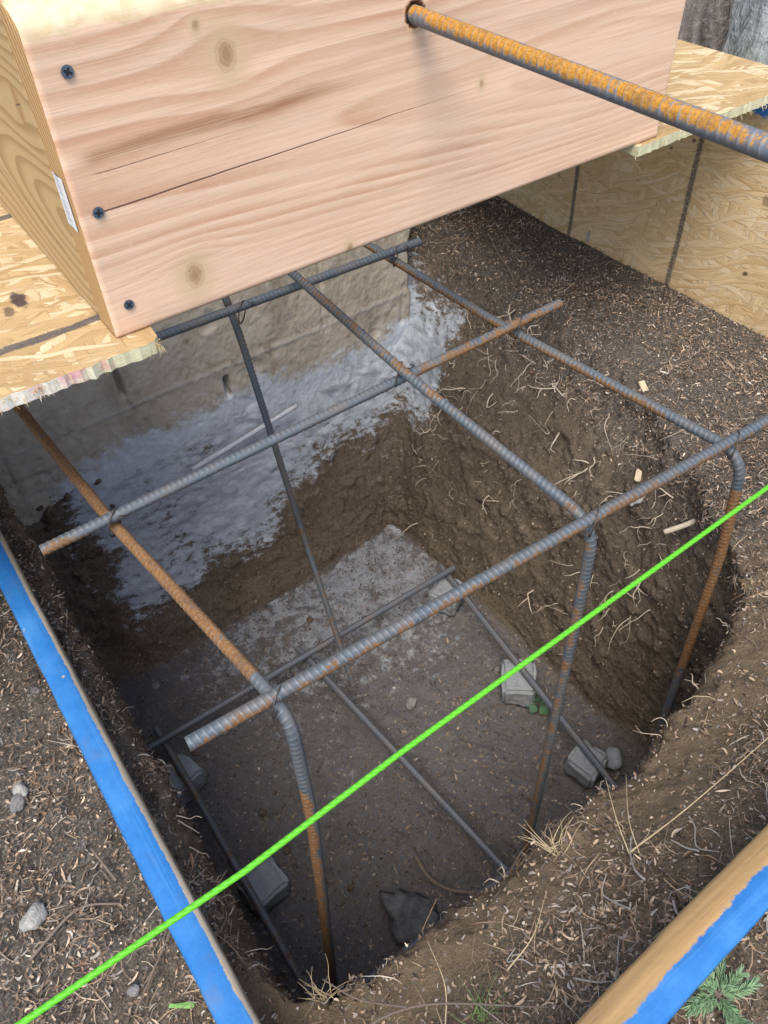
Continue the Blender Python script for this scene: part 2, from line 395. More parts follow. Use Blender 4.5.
def mat_concrete_wall():
    m = M('old_concrete'); o = m.obj(); j = m.attr('joint'); du = m.attr('dust')
    n1 = m.noise(o, 7, 5, .6); n2 = m.noise(o, 45, 5, .65); n3 = m.noise(o, 300, 4, .7)
    col = m.mix(n1, (.34, .295, .225), (.52, .455, .355)); col = m.mix(m.step(n2, .42, .7) * .5, col, (.52, .485, .42))
    col = m.mix((1 - m.step(n2, .30, .44)) * .55, col, (.17, .145, .11)); col = m.mix(m.step(n3, .55, .75) * .3, col, (.40, .38, .34))
    col = m.mix(m.step(m.noise(m.mapping(o, sc=(5, 1, 1.3)), 3, 4), .5, .72) * .45, col, (.15, .115, .08))
    col = m.mix(m.step(j + (n2 - .5) * .8, .5, .9) * .55, col, (.42, .41, .38))
    col = m.mix(m.step(du + (n2 - .5) * 1.5 + (n3 - .5) * .6, .30, .85) * .9, col, m.mix(n2, (.42, .46, .50), (.68, .73, .77)))
    return m.done(col, .92, n2 * .7 + n3 * .7, .0025, .5, spec=.15)
def mat_block():
    m = M('cast_concrete'); o = m.obj(); n2 = m.noise(o, 60, 5, .65); n3 = m.noise(o, 350, 3, .7)
    col = m.mix(n2, (.18, .19, .195), (.36, .375, .38)); col = m.mix((1 - m.step(n3, .3, .42)) * .6, col, (.09, .09, .09))
    return m.done(col, .92, n2 + n3, .003, .6, spec=.15)
def mat_stone(name, a, b):
    m = M(name); o = m.obj(); n = m.noise(o, 70, 5, .65); n3 = m.noise(o, 400, 3)
    return m.done(m.mix(m.step(n, .3, .7), a, b), .9, n + n3, .003, .6, spec=.15)
def mat_bluewood(name, top_axis, edge_fn, wood_a, wood_b):
    m = M(name); o = m.obj(); x, y, z = m.sep(o)
    long_ = y if top_axis == 'y' else x
    gr = m.noise(m.mapping(o, sc=(220, 6, 220) if top_axis == 'y' else (6, 220, 220)), 1, 4, .6)
    gr2 = m.noise(m.mapping(o, sc=(60, 3, 60) if top_axis == 'y' else (3, 60, 60)), 1, 3, .6)
    wood = m.mix(gr, wood_a, wood_b); wood = m.mix(m.step(gr2, .5, .7) * .6, wood, tuple(c * .45 for c in wood_a))
    rag = (m.noise(o, 170, 4, .7) - .5) + (m.noise(m.mapping(o, sc=(260, 30, 260) if top_axis == 'y' else (30, 260, 260)), 1, 3) - .5) * .8
    k = edge_fn(m, x, y, z, rag)
    p = m.noise(o, 140, 4, .6); p2 = m.noise(o, 18, 4)
    blue = m.mix(p, (.010, .105, .31), (.030, .18, .45)); blue = m.mix(m.step(gr2, .5, .75) * .35, blue, (.01, .07, .26)); blue = m.mix(m.step(gr, .52, .75) * .35, blue, (.10, .30, .58)); blue = m.mix(m.step(p2, .45, .75) * .4, blue, (.085, .27, .55))
    blue = m.mix(m.step(m.noise(o, 420, 3, .7), .62, .78) * .35, blue, (.012, .06, .22))
    sp = m.vor(o, 90.0, 'Distance'); r_, g_, b_ = m.sep(m.vor(o, 90.0, 'Color'))
    blue = m.mix(m.step(m.noise(o, 26, 5, .7), .52, .72) * .30, blue, (.12, .115, .10))
    k = k * (1 - (1 - m.step(sp + rag * .15, .08, .2)) * m.step(r_, .82, .84) * .8)
    return m.done(m.mix(k, wood, blue), m.mix(k, (.85,) * 3, (.6,) * 3), gr * .6 + p * .6, .0012, .6)
def mat_bark(name, a, b, c, sx):
    m = M(name); o = m.obj(); q = m.mapping(o, sc=(sx, sx, sx * .16))
    n1 = m.noise(q, 1.0, 6, .65, .6); n2 = m.noise(o, 60, 4, .65); v = m.vor(m.mapping(o, sc=(sx * .8, sx * .8, sx * .16)), 1.0, 'Distance')
    col = m.mix(m.step(n1, .3, .7), a, b); col = m.mix(m.step(v, .45, .8) * .6, col, c); col = m.mix(m.step(n2, .5, .75) * .35, col, tuple(min(1, t * 1.9) for t in b))
    moss = m.step(m.noise(o, 4, 4), .56, .68)
    col = m.mix(moss * .4, col, (.20, .24, .13))
    return m.done(col, .95, n1 * 1.2 + n2 * .3 + v * -.5, .03, .8, spec=.1)

def solid(name, c, rough=.6, metal=None, nz=300):
    m = M(name); n = m.noise(m.obj(), nz, 3); return m.done(m.mix(n, tuple(t * .7 for t in c), tuple(min(1, t * 1.25) for t in c)), rough, n, .0005, .4, metal=metal)

# ------------------------------------------------------------------ GROUND with the pit
ZF = -.55
cols = [  # rim(x,y,z)  mid(x,y,z)  low(x,y,z)  floor(x,y)  lip-out(x,y,z)  outer(x,y,z)
 ((.008,1.16,.00), (.010,1.16,-.20), (.012,1.04,-.46), (.016,.985), (-.06,1.24,.01), (-.60,1.60,.0)),
 ((.010,1.00,.00), (.010,1.00,-.20), (.012,.98,-.46), (.016,.94), (-.06,1.02,.00), (-.60,1.15,.0)),
 ((.009,.85,.00), (.006,.85,-.20), (.010,.85,-.46), (.018,.85), (-.06,.85,.00), (-.60,.88,.0)),
 ((.010,.68,.00), (.006,.68,-.20), (.010,.68,-.46), (.018,.68), (-.06,.68,.00), (-.60,.66,.0)),
 ((.008,.52,.00), (.004,.52,-.20), (.010,.52,-.46), (.018,.52), (-.06,.52,.00), (-.60,.45,.0)),
 ((.006,.38,.00), (.002,.38,-.20), (.010,.38,-.46), (.018,.38), (-.06,.37,.00), (-.60,.22,.0)),
 ((.008,.25,.00), (.002,.26,-.20), (.010,.27,-.46), (.020,.29), (-.06,.22,.00), (-.60,-.05,.0)),
 ((.045,.178,.01), (.04,.19,-.20), (.05,.20,-.46), (.06,.215), (-.01,.10,.01), (-.35,-.40,.02)),
 ((.14,.166,.012), (.14,.18,-.20), (.14,.185,-.46), (.15,.20), (.12,.075,.05), (.05,-.45,.10)),
 ((.26,.165,.012), (.26,.18,-.20), (.26,.185,-.46), (.27,.20), (.26,.055,.095), (.28,-.45,.12)),
 ((.38,.169,.013), (.38,.18,-.20), (.38,.185,-.46), (.39,.20), (.40,.055,.100), (.55,-.45,.13)),
 ((.48,.180,.02), (.48,.19,-.20), (.49,.195,-.46), (.50,.21), (.53,.06,.10), (.80,-.40,.12)),
 ((.57,.198,.025), (.58,.20,-.20), (.60,.205,-.46), (.62,.22), (.66,.10,.08), (1.10,-.25,.10)),
 ((.645,.245,.025), (.70,.235,-.20), (.72,.235,-.46), (.70,.24), (.75,.20,.05), (1.35,.05,.05)),
 ((.735,.345,.010), (.725,.34,-.20), (.728,.34,-.46), (.716,.34), (.80,.31,.02), (1.5,.22,.02)),
 ((.805,.46,.00), (.745,.46,-.20), (.725,.46,-.46), (.712,.46), (.87,.44,.01), (1.5,.40,.0)),
 ((.855,.58,.00), (.765,.58,-.20), (.722,.58,-.46), (.708,.58), (.93,.57,.00), (1.5,.60,.0)),
 ((.885,.72,.00), (.775,.72,-.20), (.718,.72,-.46), (.704,.72), (.96,.73,.00), (1.5,.80,.0)),
 ((.905,.86,.00), (.785,.86,-.20), (.716,.86,-.46), (.700,.86), (.97,.88,.00), (1.5,1.0,.0)),
 ((.925,1.00,.00), (.80,.99,-.20), (.715,.97,-.46), (.698,.95), (.99,1.04,.00), (1.5,1.25,.0)),
 ((.93,1.17,.02), (.83,1.14,-.20), (.715,1.02,-.46), (.685,1.005), (1.00,1.25,.02), (1.4,1.65,.0)),
 ((.75,1.22,.02), (.70,1.155,-.205), (.64,1.035,-.465), (.63,1.00), (.75,1.33,.02), (.9,1.8,.0)),
 ((.52,1.22,.02), (.50,1.155,-.205), (.48,1.03,-.47), (.47,.985), (.52,1.33,.02), (.55,1.8,.0)),
 ((.28,1.22,.02), (.27,1.155,-.205), (.26,1.03,-.47), (.26,.98), (.28,1.33,.02), (.2,1.8,.0)),
 ((.10,1.22,.02), (.10,1.155,-.20), (.09,1.035,-.47), (.09,.98), (.08,1.33,.02), (-.15,1.8,.0)),
]
def ring_resample(pts, nu):
    pts = np.array(pts, float); n = len(pts); out = []
    k = np.arange(nu) * n / nu; i = k.astype(int); t = (k - i)[:, None]
    a, b, c, d = pts[(i - 1) % n], pts[i], pts[(i + 1) % n], pts[(i + 2) % n]
    return .5 * (2 * b + (c - a) * t + (2 * a - 5 * b + 4 * c - d) * t * t + (3 * b - a - 3 * c + d) * t ** 3)
NU = 1000
lev = []
cen = np.array([.36, .60])
outer = [c[5] for c in cols]
far = [tuple(cen + (np.array(c[5][:2]) - cen) / np.linalg.norm(np.array(c[5][:2]) - cen) * 45) + (-.05,) for c in cols]
near2 = [tuple(cen + (np.array(c[5][:2]) - cen) * 2.6) + (c[5][2] * .4 - .01,) for c in cols]
lev.append((far, 0, 1)); lev.append((near2, 8, 1)); lev.append((outer, 20, 1))
lev.append(([c[4] for c in cols], 125, 1)); lev.append(([c[0] for c in cols], 26, .75))
lev.append(([c[1] for c in cols], 62, 0)); lev.append(([c[2] for c in cols], 72, 0))
lev.append(([c[3] + (ZF,) for c in cols], 26, 0))
lev.append(([tuple(cen + (np.array(c[3]) - cen) * .72) + (ZF - .004,) for c in cols], 36, 0))
lev.append(([tuple(cen + (np.array(c[3]) - cen) * .02) + (ZF,) for c in cols], 70, 0))
rings = [ring_resample(l[0], NU) for l in lev]
rows = [rings[0]]; lv = [0.0]
for k in range(1, len(lev)):
    for j in range(1, lev[k][1] + 1):
        t = j / lev[k][1]; 
        if k == 1: t = t ** .35 if False else 1 - (1 - t) ** 3
        rows.append(rings[k - 1] * (1 - t) + rings[k] * t); lv.append(k - 1 + t)
G = np.array(rows); lv = np.array(lv); NV = len(rows)
for _ in range(7):      # round the level breaks a little
    G[30:-2] = .25 * G[29:-3] + .5 * G[30:-2] + .25 * G[31:-1]
def grid_normals(G):
    du = np.roll(G, -1, 1) - np.roll(G, 1, 1); dv = np.gradient(G, axis=0); n = np.cross(dv, du)
    return n / (np.linalg.norm(n, axis=2)[..., None] + 1e-12)
N = grid_normals(G)
if N[60, 100, 2] < 0: N = -N
LV = np.repeat(lv[:, None], NU, 1)
fine_zone = sstep(LV, 1.0, 2.0)
rimness = np.exp(-((LV - 4) / .5) ** 2)
wall = sstep(LV, 4.0, 4.4) * (1 - sstep(LV, 6.7, 7.1)); flo = sstep(LV, 6.8, 7.2)
d = fbm(G, 7, 3) * (.010 + .010 * wall) + fbm(G, 26, 3) * (.005 - .001 * wall) + fbm(G, 95, 3, .6) * (.0026 - .0004 * wall) + fbm(G + 5, 260, 2) * .0016
cl = np.maximum(0, fbm(G + 31, 34, 2) - .22) * .022       # clods
cl2 = np.maximum(0, fbm(G + 13, 75, 2) - .15) * .010; d = d + cl2 * wall
d = d + cl * (.6 + .1 * wall + .2 * flo)
strata = np.abs(fbm(G * np.array([5, 5, 32.0]) + 9, 1.0, 3)); d = d - wall * np.maximum(0, .10 - strata) * .02
rag = fbm(G * np.array([1, 1, .3]) + 77, 15, 4) * .018 + fbm(G + 3, 60, 3) * .010
d = d * fine_zone * (1 - .8 * sstep(G[..., 0], 1.02, 1.09))
G = G + N * d[..., None]
G[..., :2] += (N[..., :2] * 0 + ((cen - G[..., :2]) / (np.linalg.norm(cen - G[..., :2], axis=2)[..., None] + 1e-9))) * (rag * rimness)[..., None]
N = grid_normals(G)
if N[60, 100, 2] < 0: N = -N
X, Y, Z = G[..., 0], G[..., 1], G[..., 2]
edge_n = fbm(G + 51, 16, 4)
right = sstep(X, .60, .75) * sstep(Y, .25, .4)
mulch = 1 - sstep(LV + edge_n * .35 - right * .35, 3.75, 4.25)
lipbare = (1 - sstep(np.abs(LV - 3.85) + edge_n * .18, .22, .55)) * (1 - sstep(Y, .22, .3))
mulch = mulch * (1 - lipbare * .85)
rear = sstep(Y, .97, 1.03) * (1 - sstep(X, .84, .93))
zlo = .17 * sstep(X, .30, .85) + fbm(G + 14, 10, 3) * .05
dust = rear * sstep(Z - zlo, -.52, -.38) * (1 - .45 * sstep(X, .10, .03)) * (.90 + .6 * fbm(G + 8, 9, 4)) 
dust = dust * (1 - .75 * (1 - sstep(X + fbm(G + 2, 20, 2) * .05, .08, .17)))
fdust = flo * sstep(Y, .42, .92) * (.85 + .4 * fbm(G + 21, 7, 3)) * sstep(X, .05, .25)
fdust = fdust + sstep(Y, .95, 1.0) * sstep(X, .6, .7) * (1 - sstep(Z, -.2, -.05)) * .25 * (1 - sstep(X, .80, .9))
DUST = np.clip(dust + fdust * .62, 0, 1.2)
idx = np.arange(NV * NU).reshape(NV, NU)
q = np.stack([idx[:-1], np.roll(idx, -1, 1)[:-1], np.roll(idx, -1, 1)[1:], idx[1:]], -1).reshape(-1, 4)
q = np.vstack([q[:, ::-1] if True else q])
cap_c = len(G.reshape(-1, 3)); vv = G.reshape(-1, 3)
last = idx[-1]; qc = []
for j in range(0, NU, 2): qc.append([last[j], last[(j + 1) % NU], last[(j + 2) % NU], cap_c])
vv = np.vstack([vv, [cen[0], cen[1], ZF]]); ext = lambda a: np.r_[a.ravel(), a[-1, 0]]
gm = mesh_np(vv, np.vstack([q, np.array(qc)[:, ::-1]]), {'mulch': ext(mulch), 'dust': ext(DUST), 'floor': ext(flo), 'lip': ext((1 - sstep(Y, .22, .32)) * sstep(Z, -.12, -.03))})
M_GROUND = mat_ground()
ground = link('ground', gm, M_GROUND); tag(ground, kind='structure')

# helpers that find spots on the ground sheet
GP = G.reshape(-1, 3); GN = N.reshape(-1, 3)
cell = np.linalg.norm(np.cross(np.roll(G, -1, 1) - G, np.gradient(G, axis=0)), axis=2).ravel()
def ground_z(x, y, top=True):
    m_ = ((GP[:, 0] - x) ** 2 + (GP[:, 1] - y) ** 2); k = np.argsort(m_)[:12]; zz = GP[k, 2]
    return float(zz.max() if top else zz.min())

# ------------------------------------------------------------------ litter (stuff)
PAL = np.array([(.34,.27,.20),(.22,.17,.13),(.14,.11,.09),(.25,.185,.135),(.46,.38,.29),(.60,.53,.44),(.09,.075,.065),(.25,.235,.22),(.40,.38,.35),(.18,.13,.095),(.24,.145,.095),(.045,.038,.034)])
PW = np.array([.13,.15,.14,.08,.045,.012,.14,.12,.04,.09,.015,.08]); PW = PW / PW.sum()
def scatter(name, weight, count, lmin, lmax, wmin, wmax, lift, curl, pal=PAL, pw=PW, tilt=.35, mat=None, clump=True):
    w = weight.ravel() * cell; w = w / w.sum()
    k = rng.choice(len(w), count, p=w)
    p = GP[k] + rng.normal(0, .002, (count, 3)); nrm = GN[k]
    a = rng.normal(size=(count, 3)); t = a - nrm * (a * nrm).sum(1)[:, None]; t /= np.linalg.norm(t, axis=1)[:, None]
    t = t + nrm * rng.normal(0, tilt, count)[:, None]; t /= np.linalg.norm(t, axis=1)[:, None]
    b = np.cross(nrm, t); b /= np.linalg.norm(b, axis=1)[:, None]; b2 = b + nrm * rng.normal(0, .6, count)[:, None]; b2 /= np.linalg.norm(b2, axis=1)[:, None]
    L = np.exp(rng.uniform(np.log(lmin), np.log(lmax), count)); W = rng.uniform(wmin, wmax, count)
    cu = rng.normal(0, curl, count) * L; cn = rng.normal(0, curl, count) * L
    vs = []
    for s, ws in ((-.5, .45), (-.17, 1), (.17, .95), (.5, .3)):
        c_ = p + t * (s * L)[:, None] + b * (cu * (s * s * 4 - .5))[:, None] + nrm * (lift + cn * (s * s * 4 - .3))[:, None]
        vs += [c_ - b2 * (W * ws * .5)[:, None], c_ + b2 * (W * ws * .5)[:, None]]
    vs = np.stack(vs, 1).reshape(-1, 3); base = (np.arange(count) * 8)[:, None, None]
    f = base + np.array([[0, 1, 3, 2], [2, 3, 5, 4], [4, 5, 7, 6]])[None]
    c = np.array([1.22, 1.15, 1.05]) * pal[rng.choice(len(pal), count, p=pw)] * rng.uniform(.65, 1.3, (count, 1))
    o = link(name, mesh_np(vs, f.reshape(-1, 4), {'col': np.repeat(c, 8, 0)}), mat or M_LIT)
    return tag(o, kind='stuff')
M_LIT = mat_vcol('litter_mix')
patch = .25 + 1.5 * sstep(fbm(G + 44, 14, 3), -.35, .35) ** 1.5
inview = patch * sstep(X, -.48, -.40) * (1 - sstep(X, 1.16, 1.25)) * sstep(Y, -.22, -.12) * (1 - sstep(Y, 1.18, 1.26)) * (Z > -.25)
onfloor = flo * (LV < 9)
lean = np.where((X > .05) & (Y > .2) & (X < .75), 1.0, 1.0)
scatter('bark_litter', inview * mulch, 40000, .003, .014, .0009, .0028, .0012, .16)
scatter('bark_crumbs', (inview / patch) * mulch, 70000, .0015, .0055, .0008, .0024, .0014, .12)
scatter('needle_litter', inview * mulch, 30000, .006, .022, .0004, .0009, .0018, .14)
scatter('fibre_litter', inview * (mulch * .6 + .15 * rimness) * (.3 + 1.0 * (Y < .32)), 3600, .016, .05, .0005, .0011, .003, .2,
        np.array([(.36,.28,.19),(.26,.19,.13),(.50,.43,.32),(.17,.13,.10),(.38,.35,.31)]), np.array([.3,.3,.1,.2,.1]))
scatter('crumb_litter', inview * (lipbare + .10) * (Z > -.1), 9000, .002, .008, .0008, .0028, .001, .2)
scatter('floor_chips', onfloor * (.25 + (Y < .6)), 2600, .004, .013, .0014, .0035, .001, .15, np.array([(.20,.16,.12),(.28,.23,.18),(.10,.08,.06)]), np.array([.4,.25,.35]))
SOILP = np.array([(.10,.078,.06),(.16,.13,.10),(.24,.20,.155),(.06,.048,.038),(.34,.30,.25)])
scatter('wall_crumbs', wall * (1 - rear * sstep(Z, -.5, -.44)) , 26000, .0012, .006, .001, .0038, .0008, .1, SOILP, np.array([.3,.3,.2,.15,.05]), tilt=.6)
scatter('floor_crumbs', onfloor, 16000, .001, .006, .001, .0035, .0006, .1, SOILP * np.array([1, 1.04, 1.1]), np.array([.3,.3,.2,.15,.05]), tilt=.5)

# ------------------------------------------------------------------ foundation wall
M_CONC = mat_concrete_wall()
def build_foundation():
    nx, nz = 800, 190; xs = np.linspace(-.55, .885, nx); zs = np.linspace(-.34, .20, nz); XX, ZZ = np.meshgrid(xs, zs)
    P = np.stack([XX, np.full_like(XX, 1.15), ZZ], -1); wv = fbm(P, 6, 2) * .004
    jz = -.092 + fbm(P + 3, 9, 2) * .003
    jh = np.exp(-((ZZ - jz) / .005) ** 2); jv = np.zeros_like(XX)
    for xx in (-.146, .252, .65): jv = np.maximum(jv, np.exp(-((XX - xx - fbm(P + 4, 14, 2) * .004) / .004) ** 2) * (ZZ > jz))
    for xx in (-.366, .034, .436, .834): jv = np.maximum(jv, np.exp(-((XX - xx) / .0045) ** 2) * (ZZ < jz) * (1 - .6 * (ZZ < -.15)))
    slot = np.exp(-((XX - .436) / .0042) ** 2) * (1 - sstep(np.abs(ZZ + .135), .020, .026)) + np.exp(-((XX - .25) / .004) ** 2) * (1 - sstep(np.abs(ZZ + .045), .02, .03)) * .7
    dd = fbm(P, 9, 2) * .002 + fbm(P + 2, 60, 3) * .0011 + fbm(P + 7, 200, 2) * .0008 + jh * .0012 - slot * .024 - jv * .002
    dd += np.maximum(0, fbm(P + 19, 26, 2) - .4) * -.010
    endr = sstep(XX, .85, .885); P[..., 1] -= dd - endr * .06 + wv * 0
    P[..., 0] += sstep(XX, .8, .885) * fbm(P + 40, 14, 3) * .02
    dust = (1 - sstep(ZZ + fbm(P + 12, 12, 3) * .04, -.22, -.10)) * sstep(XX, .02, .16) * 1.15
    i = np.arange(nx * nz).reshape(nz, nx); q = np.stack([i[:-1, :-1], i[:-1, 1:], i[1:, 1:], i[1:, :-1]], -1).reshape(-1, 4)
    v = P.reshape(-1, 3); jo = np.clip(jh * .9 + jv * .5, 0, 1).ravel(); n0 = len(v)
    back = P.copy(); back[..., 1] = 1.36; e = np.r_[i[0, :], i[1:, -1], i[-1, -2::-1], i[-2:0:-1, 0]]; vb = v[e].copy(); vb[:, 1] = 1.36
    v = np.vstack([v, vb]); m_ = len(e); k = np.arange(m_); q2 = np.stack([e[k], n0 + k, n0 + (k + 1) % m_, e[(k + 1) % m_]], -1)
    o = link('foundation_wall', mesh_np(v, np.vstack([q, q2]), {'joint': np.r_[jo, np.zeros(m_)], 'dust': np.r_[dust.ravel(), np.zeros(m_)]}), M_CONC)
    tag(o, 'old grey concrete block wall at the back of the pit with dusty foot', 'wall')
build_foundation()

# ------------------------------------------------------------------ REBAR
def rebar_mesh(path, r=.0057, rib=.0006, pitch=.0062, seg=20, step=.0009, rust=0.3, phase=0.0, skew=.0013, caps=True):
    P, s = resample(path, step); n = len(P)
    # slight irregular bow of real bar
    T, Nn, B = path_frames(P); th = np.linspace(0, 2 * np.pi, seg, endpoint=False)
    tt = (th + phase) % (2 * np.pi)
    half = np.where(tt < np.pi, 1, -1)
    ph = (s[:, None] + skew * np.cos(tt)[None] * half[None] + (half[None] < 0) * pitch * .5) / pitch
    fr = np.abs((ph % 1) - .5); prof = np.clip(1 - (fr / .15) ** 2, 0, 1)
    cres = np.clip(np.abs(np.sin(tt)) * 1.5 - .2, 0, 1)[None] ** .5
    lon = np.exp(-(np.minimum(np.abs(np.sin(tt)), 9) / .17) ** 2)[None] * .75
    rb = np.maximum(prof * cres, lon * np.ones((n, 1)))
    rad = r + rib * rb
    ru = rust(s / s[-1], th) if callable(rust) else np.full((n, seg), rust)
    return P, rad, np.broadcast_to(ru, (n, seg)).ravel().copy(), rb.ravel()
def rebar(name, path, mat, parent=None, seg=20, **kw):
    P, rad, ru, rb = rebar_mesh(path, seg=seg, **kw)
    return tube(name, P, rad, mat, parent, seg, {'rust': ru, 'rib': rb})
cage = empty('rebar_cage', (.36, .55, -.50), 'tied rusty steel rebar cage standing in the pit with bent legs', 'rebar cage')
cage.location = (0, 0, 0)
def S(t): return t[:, None]
# th=0 is the top normal, B side = +-pi/2
rustA = lambda t, th: np.where(S(t) < .12, .35, np.where(S(t) < .51, .75, np.where(S(t) < .61, .15, .60 + .35 * np.cos(th - 1.9)[None])))
rustB = lambda t, th: np.where(S(t) < .5, .30 + .22 * np.cos(th - .3)[None] - .3 * sstep(S(t), .34, .46), .25 + .40 * np.sin(th)[None] * S(t))
rustC = lambda t, th: np.where(S(t) < .48, .16 + .55 * np.cos(th - 1.9)[None], np.where(S(t) < .57, .15, .82 - .5 * sstep(S(t), .75, .85)))
pA = round_path([(.064, 1.10, .172), (.066, .913, .172), (.084, .627, .172), (.117, .329, .171), (.110, .310, .02), (.077, .290, -.486)], .035)
pB = round_path([(.440, 1.08, .247), (.443, .835, .220), (.440, .592, .206), (.466, .327, .171), (.458, .318, .03), (.395, .268, -.486)], .035)
pC = round_path([(.612, 1.08, .172), (.618, .892, .172), (.627, .650, .172), (.663, .303, .172), (.672, .290, .02), (.655, .262, -.486)], .035)
oA = rebar('long_bar', pA, M_BAR, cage, rust=rustA, phase=.4); oA['label'] = 'rusty brown bent bar nearest the blue board'
oB = rebar('long_bar', pB, M_BAR, cage, rust=rustB, phase=1.2); oB['label'] = 'blue grey bent bar in the middle'
oC = rebar('long_bar', pC, M_BAR, cage, rust=rustC, phase=.2); oC['label'] = 'grey bent bar with an orange rusty leg'
rebar('cross_bar', [(.037, .343, .189), (.233, .334, .1895), (.453, .3255, .189), (.90, .306, .189)], M_BAR, cage, rust=lambda t, th: .32 + .34 * np.cos(th - 2.0)[None] - .12 * S(t), phase=.9)
rebar('cross_bar', [(.013, .610, .189), (.30, .6155, .1885), (.702, .621, .189)], M_BAR, cage, rust=lambda t, th: .16 + .5 * sstep(S(t), .55, .75) + .2 * np.cos(th - 2.6)[None] + .4 * (1 - sstep(S(t), .02, .1)), phase=2.0)
rebar('cross_bar', [(-.02, .888, .190), (.258, .876, .190), (.661, .865, .190)], M_BAR, cage, rust=.12, phase=.3)
rebar('hanging_bar', round_path([(.362, .905, .21), (.368, .89, .15), (.394, .836, -.25), (.374, .687, -.487)], .04), M_BAR, cage, rust=lambda t, th: .15 + .35 * S(t), phase=.8, r=.0050)
D = dict(seg=14, step=.0011, r=.0060, rib=.0006)
rebar('bottom_bar', [(.051, .82, -.492), (.053, .70, -.492), (.051, .262, -.492)], M_BAR_DARK, cage, rust=.45, **D)
rebar('bottom_bar', [(.334, .815, -.492), (.338, .79, -.492), (.380, .265, -.492)], M_BAR_DARK, cage, rust=.08, **D)
rebar('bottom_bar', [(.672, .81, -.492), (.669, .79, -.492), (.605, .27, -.492)], M_BAR_DARK, cage, rust=.15, **D)
rebar('bottom_bar', [(.020, .782, -.476), (.35, .781, -.476), (.682, .780, -.476)], M_BAR_DARK, cage, rust=.22, **D)
rebar('bottom_bar', [(.020, .285, -.476), (.35, .275, -.476), (.690, .262, -.476)], M_BAR_DARK, cage, rust=.15, **D)
M_WIRE = solid('tie_wire_steel', (.10, .085, .075), .5, .6)
def tie(x, y, z):
    a = np.linspace(0, 4 * np.pi, 60)
    p = np.stack([x + .0090 * np.cos(a) + .003 * np.sin(a), y + .0090 * np.cos(a) * .8 - .001, z + .0150 * np.sin(a) * np.where(a > 2 * np.pi, .95, 1.0) + .001 * a / 6], 1)
    tail = np.array([[x + .013, y - .006, z + .006], [x + .010, y - .017, z + .018], [x + .002, y - .02, z + .024]])
    tube('tie_wire', np.vstack([p, catmull(tail, 5)]), .0007, M_WIRE, cage, 6)
for t_ in ((.113, .3385, .181), (.459, .3255, .181), (.657, .316, .181), (.0855, .611, .181), (.441, .618, .196), (.630, .620, .181), (.618, .866, .181), (.371, .872, .182)): tie(*t_)

ROD_A = .70
rod = rebar('rebar_rod', [(.477, .99, .553), (.475, .63, .553), (.452, -.25, .549)], M_BAR_BRIGHT, None, r=.0073, rib=.0007, pitch=.0078, phase=.6, step=.001, seg=28,
            rust=lambda t, th: .06 - .22 * sstep(S(t), .50, .60) + .74 * np.cos(th - ROD_A)[None])

tag(rod, 'orange rusted rebar rod sticking out through the hole in the pink board', 'rebar')

# ------------------------------------------------------------------ FORM BOX
M_FIR, M_TAN, M_END = mat_fir(), mat_tanplank(), mat_endgrain()
box = empty('form_box', (0, 0, 0), 'open lumber form box of pinkish fir board and tan plank over the pit', 'form box')
def front_board():
    nx, nz = 280, 94; x0, x1, z0, z1, y0, y1 = .147, .842, .3605, .6120, .628, .666
    xs = np.linspace(x0, x1, nx); zs = np.linspace(z0, z1, nz); XX, ZZ = np.meshgrid(xs, zs)
    P = np.stack([XX, np.full_like(XX, y0), ZZ], -1)
    P[..., 1] += -fbm(P * np.array([4, 1, 30]), 1.5, 2) * .0006
    er = .0022
    ex = np.minimum(XX - x0, x1 - XX); ez = np.minimum(ZZ - z0, z1 - ZZ); e_ = np.minimum(ex, ez)
    P[..., 1] += np.where(e_ < er, er - np.sqrt(np.maximum(0, er ** 2 - (er - e_) ** 2)), 0) * .9
    wr = .020; zt = np.clip((ZZ - (z1 - wr)) / wr, 0, 1); P[..., 1] += .022 * (1 - np.sqrt(np.maximum(0, 1 - zt ** 2))) + sstep(zt, .1, .6) * fbm(P * np.array([1, 1, 2.0]) + 33, 55, 3) * .003
    # right end slightly out of square
    P[..., 0] += sstep(XX, .6, x1) * (ZZ - z0) * .02
    rag = fbm(P + 60, 60, 3) * .0022 * sstep(ZZ, z1 - .004, z1); P[..., 2] += rag
    hole = (XX - .475) ** 2 + (ZZ - .5535) ** 2 < .0088 ** 2; P[..., 1][hole] += .022
    i = np.arange(nx * nz).reshape(nz, nx); q = np.stack([i[:-1, :-1], i[:-1, 1:], i[1:, 1:], i[1:, :-1]], -1).reshape(-1, 4)
    v = P.reshape(-1, 3); n0 = len(v); e = np.r_[i[0, :], i[1:, -1], i[-1, -2::-1], i[-2:0:-1, 0]]
    layers = [e]; vs = [v]; qq = [q]; mi = [np.zeros(len(q), int)]
    for yy in (y0 + .027, y1 - .002, y1):
        vb = v[e].copy(); vb[:, 1] = yy
        if yy > y1 - .003: pass
        cur = np.arange(len(e)) + sum(len(a) for a in vs); vs.append(vb); pr = layers[-1]; k = np.arange(len(e)); k2 = (k + 1) % len(e)
        fq = np.stack([pr[k], cur[k], cur[k2], pr[k2]], -1); mid = v[e][:, 0]; isend = ((mid[k] < x0 + .003) & (mid[k2] < x0 + .003)) | ((mid[k] > x1 - .001) & (mid[k2] > x1 - .001))
        qq.append(fq); mi.append(isend.astype(int)); layers.append(cur)
    L = layers[-1]; c = [L[0], L[nx - 1], L[nx - 1 + nz - 1], L[2 * nx - 2 + nz - 1]]
    qq.append(np.array([c])); mi.append(np.zeros(1, int))
    me = mesh_np(np.vstack(vs), np.vstack(qq)); me.materials.append(M_FIR); me.materials.append(M_END)
    me.polygons.foreach_set('material_index', np.concatenate(mi).astype(np.int32))
    return link('front_board', me, None, box)
